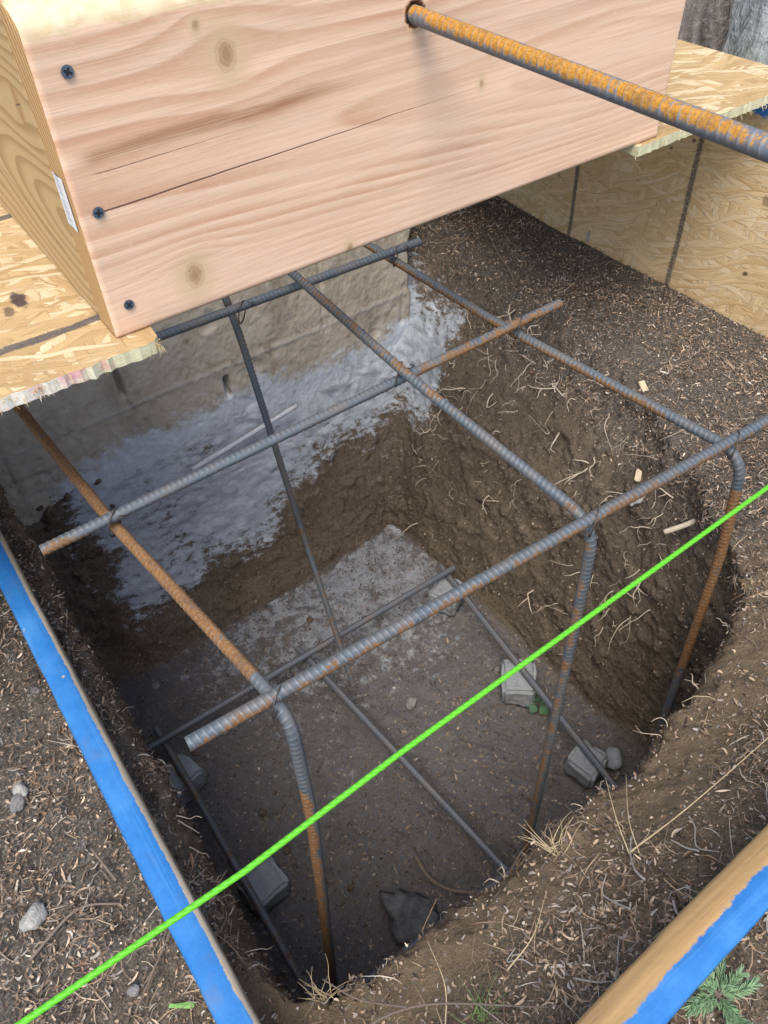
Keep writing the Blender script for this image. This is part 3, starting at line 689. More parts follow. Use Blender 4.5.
fb = front_board(); fb['label'] = 'pinkish fir board with knots, cracks and a drilled hole'
sb = from_bm('side_board', box_bm(.147, .185, .667, 1.24, .3605, .610, .006), M_TAN, box); sb['label'] = 'yellowish tan plank with a knot behind the left end'
from_bm('side_board', box_bm(.805, .842, .667, 1.24, .3605, .597, .002), M_TAN, box)
from_bm('rear_board', box_bm(.147, .842, 1.241, 1.279, .3605, .597, .002), M_TAN, box)
M_SCREW = solid('screw_steel', (.13, .17, .22), .45, .5)
M_DARKH = solid('screw_recess', (.02, .02, .025), .9)
def screw(x, z, r=.0048):
    bm = bmesh.new(); bmesh.ops.create_cone(bm, cap_ends=True, segments=20, radius1=r * .55, radius2=r, depth=.004)
    bmesh.ops.bevel(bm, geom=[e for e in bm.edges if all(v.co.z > 0 for v in e.verts)], offset=.0004, segments=2, affect='EDGES')
    for v in bm.verts: v.co = Vector((x + v.co.x, .628 - v.co.z - .0004, z + v.co.y))
    o = from_bm('screw', bm, M_SCREW, box)
    bm = bmesh.new(); a0 = random.uniform(0, 1.5)
    for a in (a0, a0 + math.pi / 2):
        r_ = bmesh.ops.create_cube(bm, size=1)['verts']
        for v in r_:
            p = Vector((v.co.x * r * 1.25, v.co.z * .0012, v.co.y * r * .34)); p = Matrix.Rotation(a, 3, 'Y') @ p; v.co = Vector((x, .6258 + (.0002 if a > a0 else 0), z)) + p
    from_bm('cross_recess', bm, M_DARKH, o)
for xz in ((.170, .571), (.1625, .4715), (.165, .389)): screw(*xz)
screw(.8375, .402, .0042)
# paper end tag stapled to the board's end
M_TAG = M('paper_tag'); x_, y_, z_ = M_TAG.sep(M_TAG.obj())
bars = M_TAG.step(M_TAG.noise(M_TAG.comb(0, 0, z_ * 1400.0), 1, 2), .50, .54) * M_TAG.step(y_, .6465, .648) * (1 - M_TAG.step(y_, .657, .658))
M_TAG = M_TAG.done(M_TAG.mix(bars, (.62, .64, .66), (.10, .13, .18)), .5)
bm = box_bm(.1458, .1463, .640, .6605, .455, .497, 0); 
for v in bm.verts: v.co.y -= (v.co.z - .476) * .02
from_bm('end_tag', bm, M_TAG, box)

# ------------------------------------------------------------------ OSB deck and side panels
def deck():
    t0, t1 = .3480, .360; pts = [(-.55, .608), (.177, .6085)]
    rs = np.random.default_rng(4)
    def ragged(a, b, n, amp):
        a, b = np.array(a), np.array(b); o = []
        for t in np.linspace(0, 1, n):
            p = a + (b - a) * t; o.append((p[0], p[1] + rs.normal(0, amp)))
        return o
    out = ragged((-.55, .612), (.172, .6055), 150, .0009) + ragged((.177, .609), (.180, .64), 8, .001)[1:]
    out += [(.185, .70), (.185, 1.24), (.805, 1.24), (.805, .70)] + [(.804, .64)] + ragged((.803, .6225), (1.150, .632), 75, .0005)
    out += [(1.155, .66), (1.165, 1.75), (-.55, 1.75)]
    bm = bmesh.new(); vt = [bm.verts.new((x, y, t1)) for x, y in out]; f = bm.faces.new(vt)
    r_ = bmesh.ops.extrude_face_region(bm, geom=[f])
    for v in [g for g in r_['geom'] if isinstance(g, bmesh.types.BMVert)]: v.co.z = t0; v.co.y += 0.0006 * rs.normal()
    bmesh.ops.recalc_face_normals(bm, faces=bm.faces[:])
    bmesh.ops.triangulate(bm, faces=[f_ for f_ in bm.faces if len(f_.verts) > 4])
    # frayed fibres at the saw cut
    for k in range(420):
        u = rs.random(); x = -.15 + u * .33 if k < 290 else .80 + rs.random() * .3
        if k < 60: x = .165 + rs.random() * .013
        if k < 95 and k >= 60: x = .05 + rs.normal(0, .008) + .02
        y = .6075 if x < .4 else .6235; z = rs.uniform(t0 - .0005, t1); l = abs(rs.normal(0, .003)) + .0012; w = rs.uniform(.0003, .0009)
        dx = rs.normal(0, .4); dz = rs.normal(-.5, .5); vs = [bm.verts.new(p) for p in ((x - w, y, z), (x + w, y, z), (x + l * dx + w * .3, y - l * .6, z + l * dz))]
        bm.faces.new(vs)
    o = from_bm('osb_sheet', bm, deck_material()); return tag(o, 'level strand board sheet under the form box with frayed front edge and black marker lines', 'osb sheet')
deck()
M_PANEL = panel_material()
o = from_bm('osb_sheet', box_bm(1.123, 1.1365, .02, 1.62, -.035, .3455, .0008), M_PANEL)
tag(o, 'upright strand board panel on the mulch right of the pit with black vertical lines', 'osb sheet')

# ------------------------------------------------------------------ blue painted boards
def blue_left():
    ny = 240; ys = np.linspace(-.25, 1.08, ny); prof = [(-.0255, 0), (-.026, .083), (-.0246, .0875), (-.022, .089), (-.0060, .089), (-.0015, .0872), (-.0002, .083), (0, 0)]
    v = []; 
    for y in ys:
        for (px, pz) in prof: v.append((px - .0105 + (y - .17) * -.004, y, pz))
    v = np.array(v); v[:, 0] += fbm(v, 40, 3) * .0008; v[:, 2] += fbm(v + 3, 30, 3) * .0010
    k = len(prof); i = np.arange(ny - 1)[:, None] * k; j = np.arange(k)[None]; j2 = (j + 1) % k
    q = np.stack([i + j, i + j2, i + k + j2, i + k + j], -1).reshape(-1, 4)
    e0 = np.array([[0, 1, 2, 3], [0, 3, 4, 7], [4, 5, 6, 7]]); q = np.vstack([q, e0, (e0 + (ny - 1) * k)[:, ::-1]])
    def ef(m, x, y, z, rag): return 1 - m.step(x + rag * .0034 + (m.noise(m.mapping(m.obj(), sc=(1, 6, 1)), 4, 3) - .5) * .002 + (y - .17) * .004, -.0156, -.0144)
    mt = mat_bluewood('blue_paint_tan_board', 'y', ef, (.44, .38, .29), (.30, .25, .18))
    o = link('painted_board', mesh_np(v, q), mt, smooth=False); o.location.z = .002
    tag(o, 'long board on edge left of the pit, blue top and thin tan side', 'board')
blue_left()
def blue_right():
    nx = 300; xs = np.linspace(-.12, 1.0, nx); prof = [(-.001, 0), (-.001, .084), (.0005, .0885), (.003, .0895), (.011, .0896), (.0165, .0890), (.0185, .0880), (.0305, .0800), (.0330, .074), (.0335, .050), (.034, 0)]
    v = []
    for x in xs:
        for (py, pz) in prof: v.append((x, py + .004 + (x - .15) * .040, pz + .108))
    v = np.array(v); w = sstep(v[:, 1], 0, .01); v[:, 2] += fbm(v, 25, 3) * .0018; v[:, 1] += fbm(v + 9, 18, 3) * .002
    k = len(prof); i = np.arange(nx - 1)[:, None] * k; j = np.arange(k)[None]; j2 = (j + 1) % k
    q = np.stack([i + j, i + k + j, i + k + j2, i + j2], -1).reshape(-1, 4)
    c0 = np.array([[0, 1, 2, 3], [0, 3, 4, 5], [0, 5, 6, 7], [0, 7, 8, 10], [8, 9, 10, 10]])[:4]; q = np.vstack([q, c0, (c0 + (nx - 1) * k)[:, ::-1]])
    def ef(m, x, y, z, rag):
        t = y - (x - .15) * .040 - .004
        return (1 - m.step(t + rag * .006 + (m.noise(m.mapping(m.obj(), sc=(6, 1, 1)), 1.5, 3) - .5) * .007, .0155, .0175))
    mt = mat_bluewood('blue_paint_waney_board', 'x', ef, (.55, .36, .16), (.34, .20, .08))
    o = link('painted_board', mesh_np(v, q), mt, smooth=False); tag(o, 'board at the bottom right corner with blue face and rounded golden bare edge', 'board')
blue_right()

# ------------------------------------------------------------------ string line
m = M('green_line'); n = m.math('SINE', m.sep(m.obj())[0] * 2100.0 + m.sep(m.obj())[1] * 2600.0 + m.sep(m.obj())[2] * 2600.0)
M_STR = m.done(m.mix(m.step(n, -.9, .9), (.09, .39, .018), (.115, .48, .022)), .55, n, .0002, .3)
HS = .5
P_, s_ = resample([(-1.2, .085, HS), (-.063, .1045, HS), (.012, .1038, HS), (.073, .1068, HS), (.2778, .1118, HS), (.75, .122, HS), (1.7, .145, HS)], .002)
ss = tube('string_line', P_, .00102, M_STR, None, 10); tag(ss, 'taut bright green mason string stretched across above the pit', 'string')

# ------------------------------------------------------------------ blocks, stones, clods
M_BLK = mat_block()
def rock_mesh(sx, sy, sz, seed, cut=3, amp=.18, boxy=False):
    bm = bmesh.new()
    if boxy:
        bmesh.ops.create_cube(bm, size=2); bmesh.ops.bevel(bm, geom=bm.edges[:], offset=.16, segments=2, affect='EDGES'); bmesh.ops.subdivide_edges(bm, edges=bm.edges[:], cuts=7, use_grid_fill=True)
    else: bmesh.ops.create_icosphere(bm, subdivisions=cut, radius=1)
    p = np.array([v.co[:] for v in bm.verts]); dn = fbm(p + seed * 3.7, .9, 2) * amp * 1.6 + fbm(p + seed * 9.1, 2.6, 3) * amp * .6
    nn = p / np.linalg.norm(p, axis=1)[:, None]; dn = dn + (fbm(p + seed * 2.3, 7, 3) * .09 if boxy else fbm(p + seed, 6, 2) * (.05 + .35 * (amp > .4)))
    p = p + nn * dn[:, None]
    for v, c in zip(bm.verts, p): v.co = Vector((c[0] * sx, c[1] * sy, c[2] * sz))
    return bm
def rock(name, loc, size, seed, mat, label, cat, rz=0, tilt=0, boxy=False, amp=.34, group=None):
    o = from_bm(name, rock_mesh(*size, seed, boxy=boxy, amp=amp), mat, None, not boxy)
    if boxy:
        for p in o.data.polygons: p.use_smooth = True
    o.location = loc; o.rotation_euler = (tilt, tilt * .6, rz); return tag(o, label, cat, group)
zb = ZF + .024
rock('concrete_block', (.652, .764, zb), (.030, .030, .025), 1, M_BLK, 'rough concrete block under the corner of the bottom bars, farthest right', 'concrete block', .4, 0, True, .12)
rock('concrete_block', (.628, .528, zb), (.036, .030, .025), 2, M_BLK, 'rough concrete block under the right bottom bar beside the green leaves', 'concrete block', .9, 0, True, .12)
rock('concrete_block', (.612, .342, zb), (.028, .027, .025), 3, M_BLK, 'concrete block under the near end of the right bottom bar', 'concrete block', .2, 0, True, .16)
rock('concrete_block', (.042, .727, zb), (.036, .030, .025), 4, M_BLK, 'concrete block in shade under the far left bottom bar corner', 'concrete block', .3, 0, True, .10)
rock('concrete_block', (.074, .490, zb), (.032, .028, .025), 5, M_BLK, 'dim concrete block by the left bottom bar below the green string', 'concrete block', .1, 0, True, .10)
rock('concrete_chunk', (.657, .325, ZF + .018), (.020, .017, .018), 6, M_BLK, 'small broken concrete chunk against the near right concrete block', 'concrete chunk', .7, .2, False, .3)
M_ST1 = mat_stone('pale_stone', (.26, .25, .22), (.42, .41, .37)); M_ST2 = mat_stone('grey_stone', (.15, .14, .13), (.26, .25, .235)); M_CLOD = mat_stone('grey_clod', (.075, .075, .075), (.15, .15, .15)); M_CLB = mat_stone('brown_clod', (.075, .055, .038), (.14, .105, .07))
def gz(x, y, off=0): return ground_z(x, y) + off
rock('stone', (-.134, .385, gz(-.134, .385, .004)), (.0115, .009, .008), 7, M_ST1, 'pale lumpy stone on the litter at the left edge below the blue board', 'stone', .3)
rock('stone', (-.113, .500, gz(-.113, .5, .002)), (.009, .0065, .006), 8, M_ST2, 'small grey stone on the litter at the left edge of the picture', 'stone', .8)
rock('stone', (-.106, .512, gz(-.106, .512, .002)), (.008, .006, .005), 9, M_ST1, 'small pale chip just above the grey stone at the left edge', 'stone', 1.8)
rock('stone', (-.086, .281, gz(-.086, .281, .003)), (.005, .005, .004), 10, M_ST2, 'grey pebble between the green string and the blue board in the near litter', 'stone', .8)
o = rock('clod', (.234, .331, ZF + .014), (.030, .034, .020), 12, M_CLOD, 'dark grey lumpy clod on the pit floor near the front lip', 'clod', .5, 0, False, .42)
rock('stone', (.455, .622, ZF + .006), (.012, .010, .009), 13, M_ST2, 'grey stone lying on the middle of the pit floor', 'stone', .5)
rock('stone', (.700, .560, -.10), (.014, .012, .010), 14, M_ST1, 'pale stone stuck in the upper part of the right soil wall', 'stone', .5)
# targeted stone is moved on to the wall below
def wall_spot(x, y, z): 
    k = np.argmin(((GP - np.array([x, y, z])) ** 2).sum(1)); return GP[k], GN[k]
w0, _ = wall_spot(.76, .49, -.10); bpy.data.objects['stone.005' if 'stone.005' in bpy.data.objects else 'stone'].location = w0
# dark broken clods on the ledge in the rear left corner
for k in range(26):
    p, n_ = wall_spot(.04 + abs(rng.normal(0, .05)), 1.12 + rng.normal(0, .03), -.24 + rng.normal(0, .06)); s_ = rng.uniform(.004, .010)
    rock('clod', tuple(p + n_ * s_ * .3), (s_, s_ * .8, s_ * .6), 20 + k, M_CLB, 'dark soil clod among the heap in the rear left corner of the pit', 'clod', rng.uniform(0, 6), rng.uniform(-.5, .5), False, .35, 'soil clods heaped in the rear left corner')
for k in range(40):
    x, y = rng.uniform(.08, .66), rng.uniform(.26, .97); s_ = rng.uniform(.003, .008)
    rock('pebble', (x, y, ground_z(x, y) + s_ * .3), (s_, s_ * .85, s_ * .7), 70 + k, M_ST2 if k % 3 else M_CLB, 'small pebble or crumb lying on the pit floor', 'pebble', rng.uniform(0, 6), 0, False, .3, 'pebbles strewn on the pit floor')

# ------------------------------------------------------------------ sticks, roots, plants
m = M('root_skin'); n1 = m.noise(m.obj(), 120, 4); M_ROOT = m.done(m.mix(n1, (.36, .29, .205), (.66, .57, .44)), .85, n1, .001, .5)
m = M('dusty_stick'); n1 = m.noise(m.obj(), 120, 4); M_DSTICK = m.done(m.mix(n1, (.36, .38, .40), (.56, .58, .60)), .9, n1, .001, .5)
m = M('twig_bark'); n1 = m.noise(m.obj(), 150, 4); M_TWIG = m.done(m.mix(n1, (.10, .078, .062), (.22, .175, .135)), .9, n1, .001, .6)
m = M('dry_straw'); n1 = m.noise(m.obj(), 150, 4); M_STRAW = m.done(m.mix(n1, (.36, .28, .16), (.56, .46, .29)), .75, n1, .0006, .4)
def root_at(p, n_, L, r, mat, down=.5, fork=True, wig=.35):
    dirn = np.array(n_) * .8 + rng.normal(0, .5, 3) + np.array([0, 0, -down]); dirn /= np.linalg.norm(dirn); pts = [np.array(p) - np.array(n_) * .006]
    for k in range(6):
        dirn = dirn + rng.normal(0, wig, 3) + np.array([0, 0, -.10]); dirn /= np.linalg.norm(dirn); pts.append(pts[-1] + dirn * L / 6)
    P = catmull(pts, 5); rr = np.linspace(r, r * .3, len(P)); A, Q = tube_arrays(P, rr, 6)
    if fork:
        b = len(P) // 3 + int(rng.integers(0, 8)); d2 = dirn + rng.normal(0, .8, 3); d2 /= np.linalg.norm(d2); pp = [P[b]]
        for k in range(3): d2 = d2 + rng.normal(0, .35, 3); d2 /= np.linalg.norm(d2); pp.append(pp[-1] + d2 * L / 7)
        P2 = catmull(pp, 5); A2, Q2 = tube_arrays(P2, np.linspace(r * .6, r * .2, len(P2)), 6); Q = np.vstack([Q, Q2 + len(A)]); A = np.vstack([A, A2])
    return link('root', mesh_np(A, Q), mat)
# right wall roots: on the face, some of them pressed along it
for k in range(230):
    y = rng.uniform(.40, 1.0); z = -.02 - abs(rng.normal(.0, .19)); z = max(z, -.5)
    k_ = np.where((np.abs(GP[:, 1] - y) < .02) & (np.abs(GP[:, 2] - z) < .015) & (GP[:, 0] > .6))[0]
    if len(k_) == 0: continue
    k_ = k_[0]
    o = root_at(GP[k_], GN[k_], rng.uniform(.022, .075), rng.choice([rng.uniform(.0004, .0009), rng.uniform(.0007, .0017)]), M_ROOT, rng.uniform(-.2, .9), rng.random() < .6)
    tag(o, 'thin pale torn root poking out of the brown soil of the right pit wall', 'root', 'roots in the right wall of the pit')
for k in range(16):
    y = rng.uniform(.26, .75); z = rng.uniform(-.07, -.005)
    k_ = np.argmin((GP[:, 0] - .01) ** 2 + (GP[:, 1] - y) ** 2 + (GP[:, 2] - z) ** 2)
    o = root_at(GP[k_], (1, 0, .15), rng.uniform(.015, .038), rng.uniform(.0005, .0011), M_ROOT, .1, rng.random() < .5)
    tag(o, 'thin pale root curling from the left pit rim beside the blue board', 'root', 'roots along the left rim')
for k in range(30):
    x = rng.uniform(.05, .62)
    k_ = np.argmin((GP[:, 0] - x) ** 2 + (GP[:, 1] - np.interp(x, [.05, .4, .62], [.18, .172, .225])) ** 2 + (GP[:, 2] + .0) ** 2)
    o = root_at(GP[k_], (rng.normal(0, .4), .8, .5), rng.uniform(.012, .036), rng.uniform(.0004, .0009), M_ROOT, -.1, rng.random() < .5)
    tag(o, 'fine dry root fibre bristling from the near lip of the pit', 'root', 'root fibres along the near lip')
def stick(name, pts, r, mat, label, cat, taper=.6, seg=8):
    P = catmull(pts, 10); o = tube(name, P, np.linspace(r, r * taper, len(P)), mat, None, seg); return tag(o, label, cat)
stick('stick', [(.318, 1.114, -.25), (.42, 1.118, -.238), (.557, 1.125, -.222)], .0055, M_DSTICK, 'pale dust covered stick leaning on the whitened ledge at the back of the pit', 'stick', .8)
wA, _ = wall_spot(.90, .93, .0)
stick('twig', [(.985, 1.075, .02), (.955, 1.01, .012), (.93, .95, .012), (.90, .90, .004)], .0012, M_TWIG, 'long thin brown twig hanging over the top of the right wall', 'twig', .7)
stick('twig', [(.293, .397, -.543), (.290, .355, -.540), (.305, .322, -.539), (.336, .296, -.540), (.362, .284, -.538)], .0036, M_TWIG, 'dark curved twig on the pit floor beside the grey clod', 'twig', .7)
wA, nA = wall_spot(.735, .40, -.04)
stick('root', [tuple(wA - np.array([.0, 0, .0]) + np.array([.03, -.01, .01])), tuple(wA + np.array([-.004, .0, .0])), tuple(wA + np.array([-.03, .015, -.012]))], .0042, M_ROOT, 'thick cut root end sticking from the right wall behind the orange leg', 'root', .9)
for i_, (pts, r, lab) in enumerate((
   ([(-.148, .352, .008), (-.10, .365, .012), (-.066, .348, .010)], .0015, 'grey bent stick lying on the litter just right of the pale stone'),
   ([(-.062, .368, .012), (-.070, .41, .012)], .0016, 'short grey stick standing off the litter left of the blue board'),
   ([(-.09, .26, .014), (-.04, .30, .014), (.0, .33, .03)], .0009, 'thin long dry twig arching over the litter below the string'),
   ([(.02, .145, .03), (.09, .125, .05), (.16, .06, .10)], .0010, 'thin brown twig lying on the bare soil lip at the bottom'),
   ([(.085, .128, .05), (.06, .16, .025), (.045, .19, .02)], .0008, 'short brown twig poking toward the pit corner at the bottom'))):
    pts = [(a, b, max(c, gz(a, b, r))) for a, b, c in pts]; stick('twig', pts, r, M_TWIG, lab, 'twig')
# straws at the lower right
def straw(pts, r, lab): stick('straw', [(a, b, gz(a, b) + c) for a, b, c in pts], r, M_STRAW, lab, 'straw', .35, 6)
straw([(.30, .105, .01), (.37, .10, .012), (.50, .095, .03)], .0008, 'long pale straw running along above the blue and golden board')
straw([(.30, .105, .004), (.31, .13, .03), (.335, .165, .05)], .0006, 'pale straw standing up at the base of the long straw')
straw([(.305, .10, .004), (.32, .125, .025), (.36, .16, .035)], .0005, 'second pale straw leaning right at the base of the long straw')
straw([(.16, .10, .006), (.19, .105, .012), (.225, .125, .01)], .0007, 'short pale straw flat on the near soil mound')
straw([(.10, .10, .006), (.115, .12, .03), (.125, .155, .03)], .0006, 'straw rising beside the green grass at the bottom edge')
# dry grass tuft on the lip
def tuft(name, base, count, lmin, lmax, mat, lab, cat, lean=(0, 0, 0), w=.0009, spread=.5, colr=None):
    root = empty(name, base, lab, cat); vs, qs = [], []
    for k in range(count):
        d_ = np.array([rng.normal(0, spread), rng.normal(0, spread), abs(rng.normal(.8, .3))]) + np.array(lean); d_ /= np.linalg.norm(d_); L = rng.uniform(lmin, lmax)
        s = np.array([rng.normal(0, .004), rng.normal(0, .004), -.003]); pts = [s]
        for j in range(4): d_ = d_ + np.array([rng.normal(0, .12), rng.normal(0, .12), -.12]); d_ /= np.linalg.norm(d_); pts.append(pts[-1] + d_ * L / 4)
        P = catmull(pts, 4); A, Q = tube_arrays(P, np.linspace(w, w * .2, len(P)), 4); qs.append(Q + sum(len(a) for a in vs)); vs.append(A)
    link('blades', mesh_np(np.vstack(vs), np.vstack(qs)), mat, root); return root
tuft('dry_grass', (.265, .150, gz(.265, .150)), 24, .012, .040, M_STRAW, 'tuft of dry tan grass on the near lip below the middle leg', 'grass tuft', (.1, .35, -.3), .0006, .7)
tuft('dry_grass', (.04, .182, gz(.04, .182)), 26, .012, .035, M_STRAW, 'tuft of dry fibres at the bottom corner of the pit beside the left leg', 'grass tuft', (-.1, .4, -.2), .0005, .7)
m = M('green_blade'); n1 = m.noise(m.obj(), 90, 3); M_GREEN = m.done(m.mix(n1, (.09, .14, .05), (.22, .28, .11)), .6, n1, .0005, .3)
m = M('fresh_sprig'); n1 = m.noise(m.obj(), 200, 3); M_SPRIG = m.done(m.mix(n1, (.12, .22, .10), (.30, .42, .24)), .6, n1, .0005, .3)
tuft('green_grass', (.125, .088, gz(.125, .088)), 34, .012, .04, M_GREEN, 'small clump of green grass at the bottom edge of the picture', 'grass tuft', (.3, .2, -.4), .0006, .8)
def sprig(base, count, R_, lab, mat, up=.5):
    """needle-leaved conifer sprig: branching shoots set with short needles"""
    root = empty('conifer_sprig', base, lab, 'sprig'); V_, Q_ = [], []; Sv, Sq = [], []
    def add(arrV, arrQ, A, Q): arrQ.append(Q + sum(len(a) for a in arrV)); arrV.append(A)
    for k in range(count):
        a = 2 * math.pi * k / count + rng.normal(0, .2); d_ = np.array([math.cos(a), math.sin(a), up + rng.normal(0, .2)]); d_ /= np.linalg.norm(d_); pts = [np.array([0, 0, .002])]
        for j in range(5): d_ = d_ + rng.normal(0, .12, 3) + np.array([0, 0, -.04]); d_ /= np.linalg.norm(d_); pts.append(pts[-1] + d_ * R_ / 5)
        P = catmull(pts, 6); A, Q = tube_arrays(P, np.linspace(.0008, .0004, len(P)), 5); add(Sv, Sq, A, Q); T, N1, B1 = path_frames(P)
        for j in range(4, len(P)):
            for s in range(4):
                an = rng.uniform(0, 6.28); e = T[j] * .9 + (N1[j] * math.cos(an) + B1[j] * math.sin(an)) * .75; e /= np.linalg.norm(e); L = rng.uniform(.0045, .009)
                A, Q = tube_arrays(np.array([P[j], P[j] + e * L * .6, P[j] + e * L]), np.array([.00055, .0005, .0001]), 4); add(V_, Q_, A, Q)
    link('needles', mesh_np(np.vstack(V_), np.vstack(Q_)), mat, root); link('stem', mesh_np(np.vstack(Sv), np.vstack(Sq)), M_TWIG, root)
sprig((.255, -.004, gz(.255, -.004, .012)), 9, .025, 'green conifer seedling sprig below the blue board in the bottom right corner', M_SPRIG)
# bare grey runners at bottom right
for k in range(26):
    x, y = rng.uniform(.14, .46), rng.uniform(-.09, .10); a = rng.uniform(0, 6.28); L = rng.uniform(.02, .05); z = gz(x, y)
    pts = [(x + math.cos(a + t * rng.normal(0, .5)) * L * t, y + math.sin(a + t * .6) * L * t, 0) for t in (0, .33, .66, 1)]
    P = catmull([(p[0], p[1], gz(p[0], p[1]) + .002 + .006 * math.sin(3 * i)) for i, p in enumerate(pts)], 8); r_ = rng.uniform(.0007, .0014)
    tag(tube('dead_stem', P, np.linspace(r_, r_ * .5, len(P)), M_DEAD if k else (M_DEAD := solid('grey_stem', (.33, .30, .26), .85, None, 150)), None, 6), 'grey dead stem lying in the litter around the bottom right board', 'dead stem', 'dead stems around the bottom right board')
def leaf_plant():
    root = empty('leaf_sprig', (.632, .478, ZF), 'small sprig of green leaves on the pit floor beside a concrete block', 'sprig'); 
    for k in range(7):
        a = k * 2.4; L, W = rng.uniform(.010, .018), rng.uniform(.006, .010); bm = bmesh.new(); n_ = 6; L_, R__ = [], []
        c = Vector((math.cos(a), math.sin(a), .35)); s = Vector((-math.sin(a), math.cos(a), .15)); rows_ = []
        for i in range(n_):
            t = i / (n_ - 1); w = W * math.sin(math.pi * (t * .9 + .05)); p = c * (L * t + .006) + Vector((0, 0, .010 - .012 * t * t + k * .001)); rows_.append([bm.verts.new(p - s * w), bm.verts.new(p + Vector((0, 0, -.001))), bm.verts.new(p + s * w)])
        for i in range(n_ - 1):
            for j in (0, 1): bm.faces.new([rows_[i][j], rows_[i][j + 1], rows_[i + 1][j + 1], rows_[i + 1][j]])
        from_bm('leaf', bm, M_LEAF, root, True)
    tube('stem', catmull([(0, 0, 0), (.002, .001, .006), (.0, .002, .012)], 5), .0008, M_TWIG, root, 6)
m = M('leaf_green'); n1 = m.noise(m.obj(), 120, 3); M_LEAF = m.done(m.mix(n1, (.04, .10, .05), (.10, .20, .10)), .5, n1, .0005, .3)
leaf_plant()
# a few bright wood chips
M_CHIP = solid('fresh_wood_chip', (.55, .45, .30), .8, None, 200)
def chip(x, y, rz, sx, sy, lab, z=None, mat=None):
    bm = box_bm(-sx, sx, -sy, sy, -.0012, .0012, .0005)
    for v in bm.verts: v.co += Vector((rng.normal(0, .0008), rng.normal(0, .0008), 0))
    o = from_bm('wood_chip', bm, mat or M_CHIP); o.location = (x, y, gz(x, y, .003) if z is None else z); o.rotation_euler = (rng.normal(0, .3), rng.normal(0, .3), rz); tag(o, lab, 'wood chip')
chip(.79, .50, .6, .010, .004, 'pale broken wood chip on the mulch above the right wall')
chip(.875, .585, 1.3, .009, .005, 'larger pale wood chip on the mulch right of the cage')
chip(-.058, .247, -.55, .009, .0010, 'short bright green offcut of string on the litter beside the blue board', None, solid('pale_green_offcut', (.22, .42, .12), .6))

# ------------------------------------------------------------------ tree trunks beyond the deck
def trunk(loc, r, h, mat, lab, seed, lean):
    root = empty('tree', loc, lab, 'tree'); nu, nv = 120, 130; th = np.linspace(0, 2 * np.pi, nu, endpoint=False); zs = np.linspace(-.1, h, nv); TH, ZZ = np.meshgrid(th, zs)
    rad = r * (1 - .35 * np.clip(ZZ / h, 0, 1)) + r * .7 * np.exp(-np.maximum(ZZ, 0) / .18) * (.45 + .4 * np.cos(TH * 5 + seed)); C = np.stack([np.cos(TH), np.sin(TH), ZZ * .5], -1)
    rad = rad * (1 + fbm(C * np.array([1, 1, .7]) + seed, 2.2, 3) * .12 + np.abs(fbm(C * np.array([9, 9, 1.6]) + seed, 1.5, 3)) * .16 + fbm(C * np.array([30, 30, 9]) + seed, 1.5, 3) * .02)
    P = np.stack([rad * np.cos(TH) + lean[0] * ZZ, rad * np.sin(TH) + lean[1] * ZZ, ZZ], -1); i = np.arange(nu * nv).reshape(nv, nu); i2 = np.roll(i, -1, 1)
    q = np.stack([i[:-1], i2[:-1], i2[1:], i[1:]], -1).reshape(-1, 4); link('trunk', mesh_np(P.reshape(-1, 3), q), mat, root)
    for k in range(3):
        a = k * 2.1 + seed; z = h * (.72 + .1 * k); b = np.array([lean[0] * z, lean[1] * z, z]); d_ = np.array([math.cos(a), math.sin(a), .7])
        P = catmull([b, b + d_ * .35, b + d_ * .8 + np.array([0, 0, .2]), b + d_ * 1.2 + np.array([0, 0, .5])], 8); tube('limb', P, np.linspace(r * .35, r * .1, len(P)), mat, root, 10)
trunk((1.72, 1.50, -.02), .27, 3.2, mat_bark('dark_bark', (.06, .052, .045), (.25, .22, .195), (.025, .02, .018), 22), 'dark furrowed tree trunk beyond the strand board at the top right', 1.0, (.02, .03))
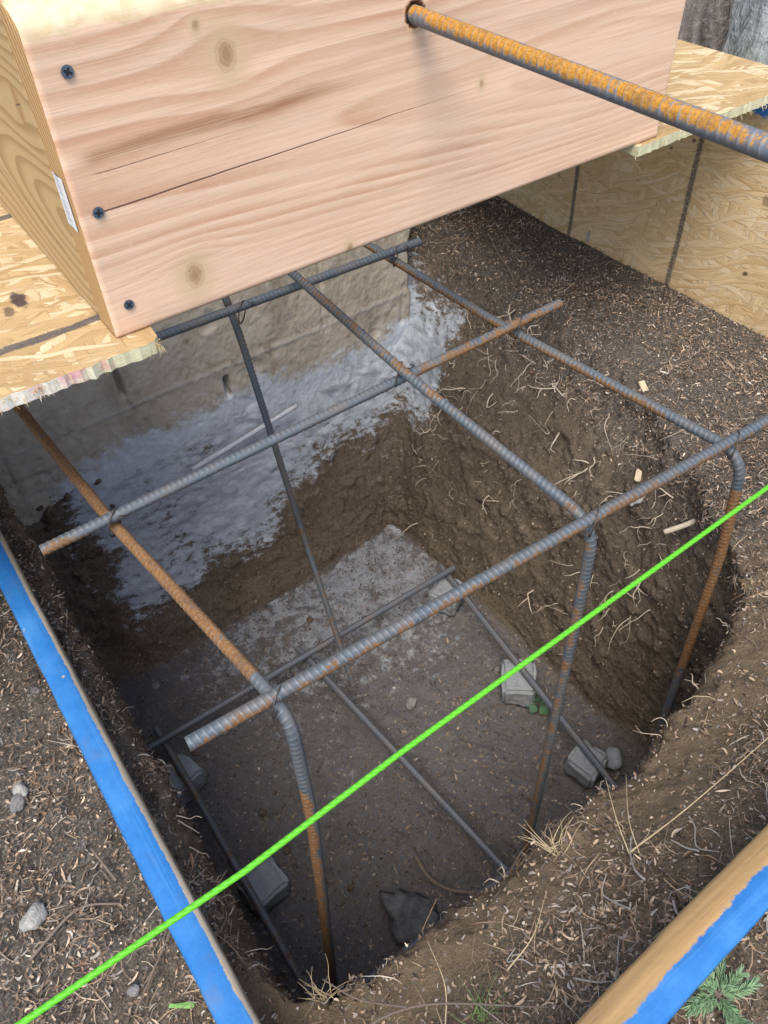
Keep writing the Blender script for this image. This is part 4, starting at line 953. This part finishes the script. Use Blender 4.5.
trunk((2.0, 1.075, -.02), .28, 3.2, mat_bark('pale_bark', (.15, .16, .145), (.40, .415, .40), (.10, .12, .07), 16), 'paler grey trunk with green lichen to the right of the dark trunk', 3.0, (-.01, .02))

# ------------------------------------------------------------------ light, sky, camera
w = bpy.data.worlds.new('World'); scn.world = w; w.use_nodes = True; nt = w.node_tree
sky = nt.nodes.new('ShaderNodeTexSky'); sky.sky_type = 'NISHITA'; sky.sun_disc = False
EL, AZ = 62, 226      # azimuth of the sun, clockwise from +Y
sky.sun_elevation = R(EL); sky.sun_rotation = R(AZ); sky.air_density = 1.0; sky.dust_density = 2.5; sky.ozone_density = 1.0
nt.links.new(sky.outputs[0], nt.nodes['Background'].inputs[0]); nt.nodes['Background'].inputs[1].default_value = .15
L = bpy.data.lights.new('sun', 'SUN'); L.energy = 1.3; L.angle = R(32); L.color = (1, .96, .9)
so = bpy.data.objects.new('sun', L); COL.objects.link(so)
sd = Vector((math.sin(R(AZ)) * math.cos(R(EL)), math.cos(R(AZ)) * math.cos(R(EL)), math.sin(R(EL))))
so.rotation_euler = sd.to_track_quat('Z', 'Y').to_euler(); so.location = sd * 5
cam = bpy.data.cameras.new('camera'); co = bpy.data.objects.new('camera', cam); COL.objects.link(co); scn.camera = co
cam.sensor_fit = 'AUTO'; cam.sensor_width = 36; cam.lens = 800 / 1024 * 36; cam.clip_start = .02; cam.clip_end = 200
a, b, c = .771, -.047, -.588
Rx = Matrix.Rotation(a, 3, 'X'); Rz = Matrix.Rotation(b, 3, 'Z'); Rw = Matrix.Rotation(c, 3, 'Z')
co.matrix_world = Matrix.Translation((0, 0, .75)) @ (Rw @ Rx @ Rz).to_4x4()
scn.cycles.max_bounces = 6; scn.cycles.diffuse_bounces = 4; scn.cycles.glossy_bounces = 2; scn.cycles.caustics_reflective = False; scn.cycles.caustics_refractive = False
scn.view_settings.view_transform = 'Standard'; scn.view_settings.look = 'None'; scn.view_settings.gamma = 1
scn.view_settings.exposure = 1.15
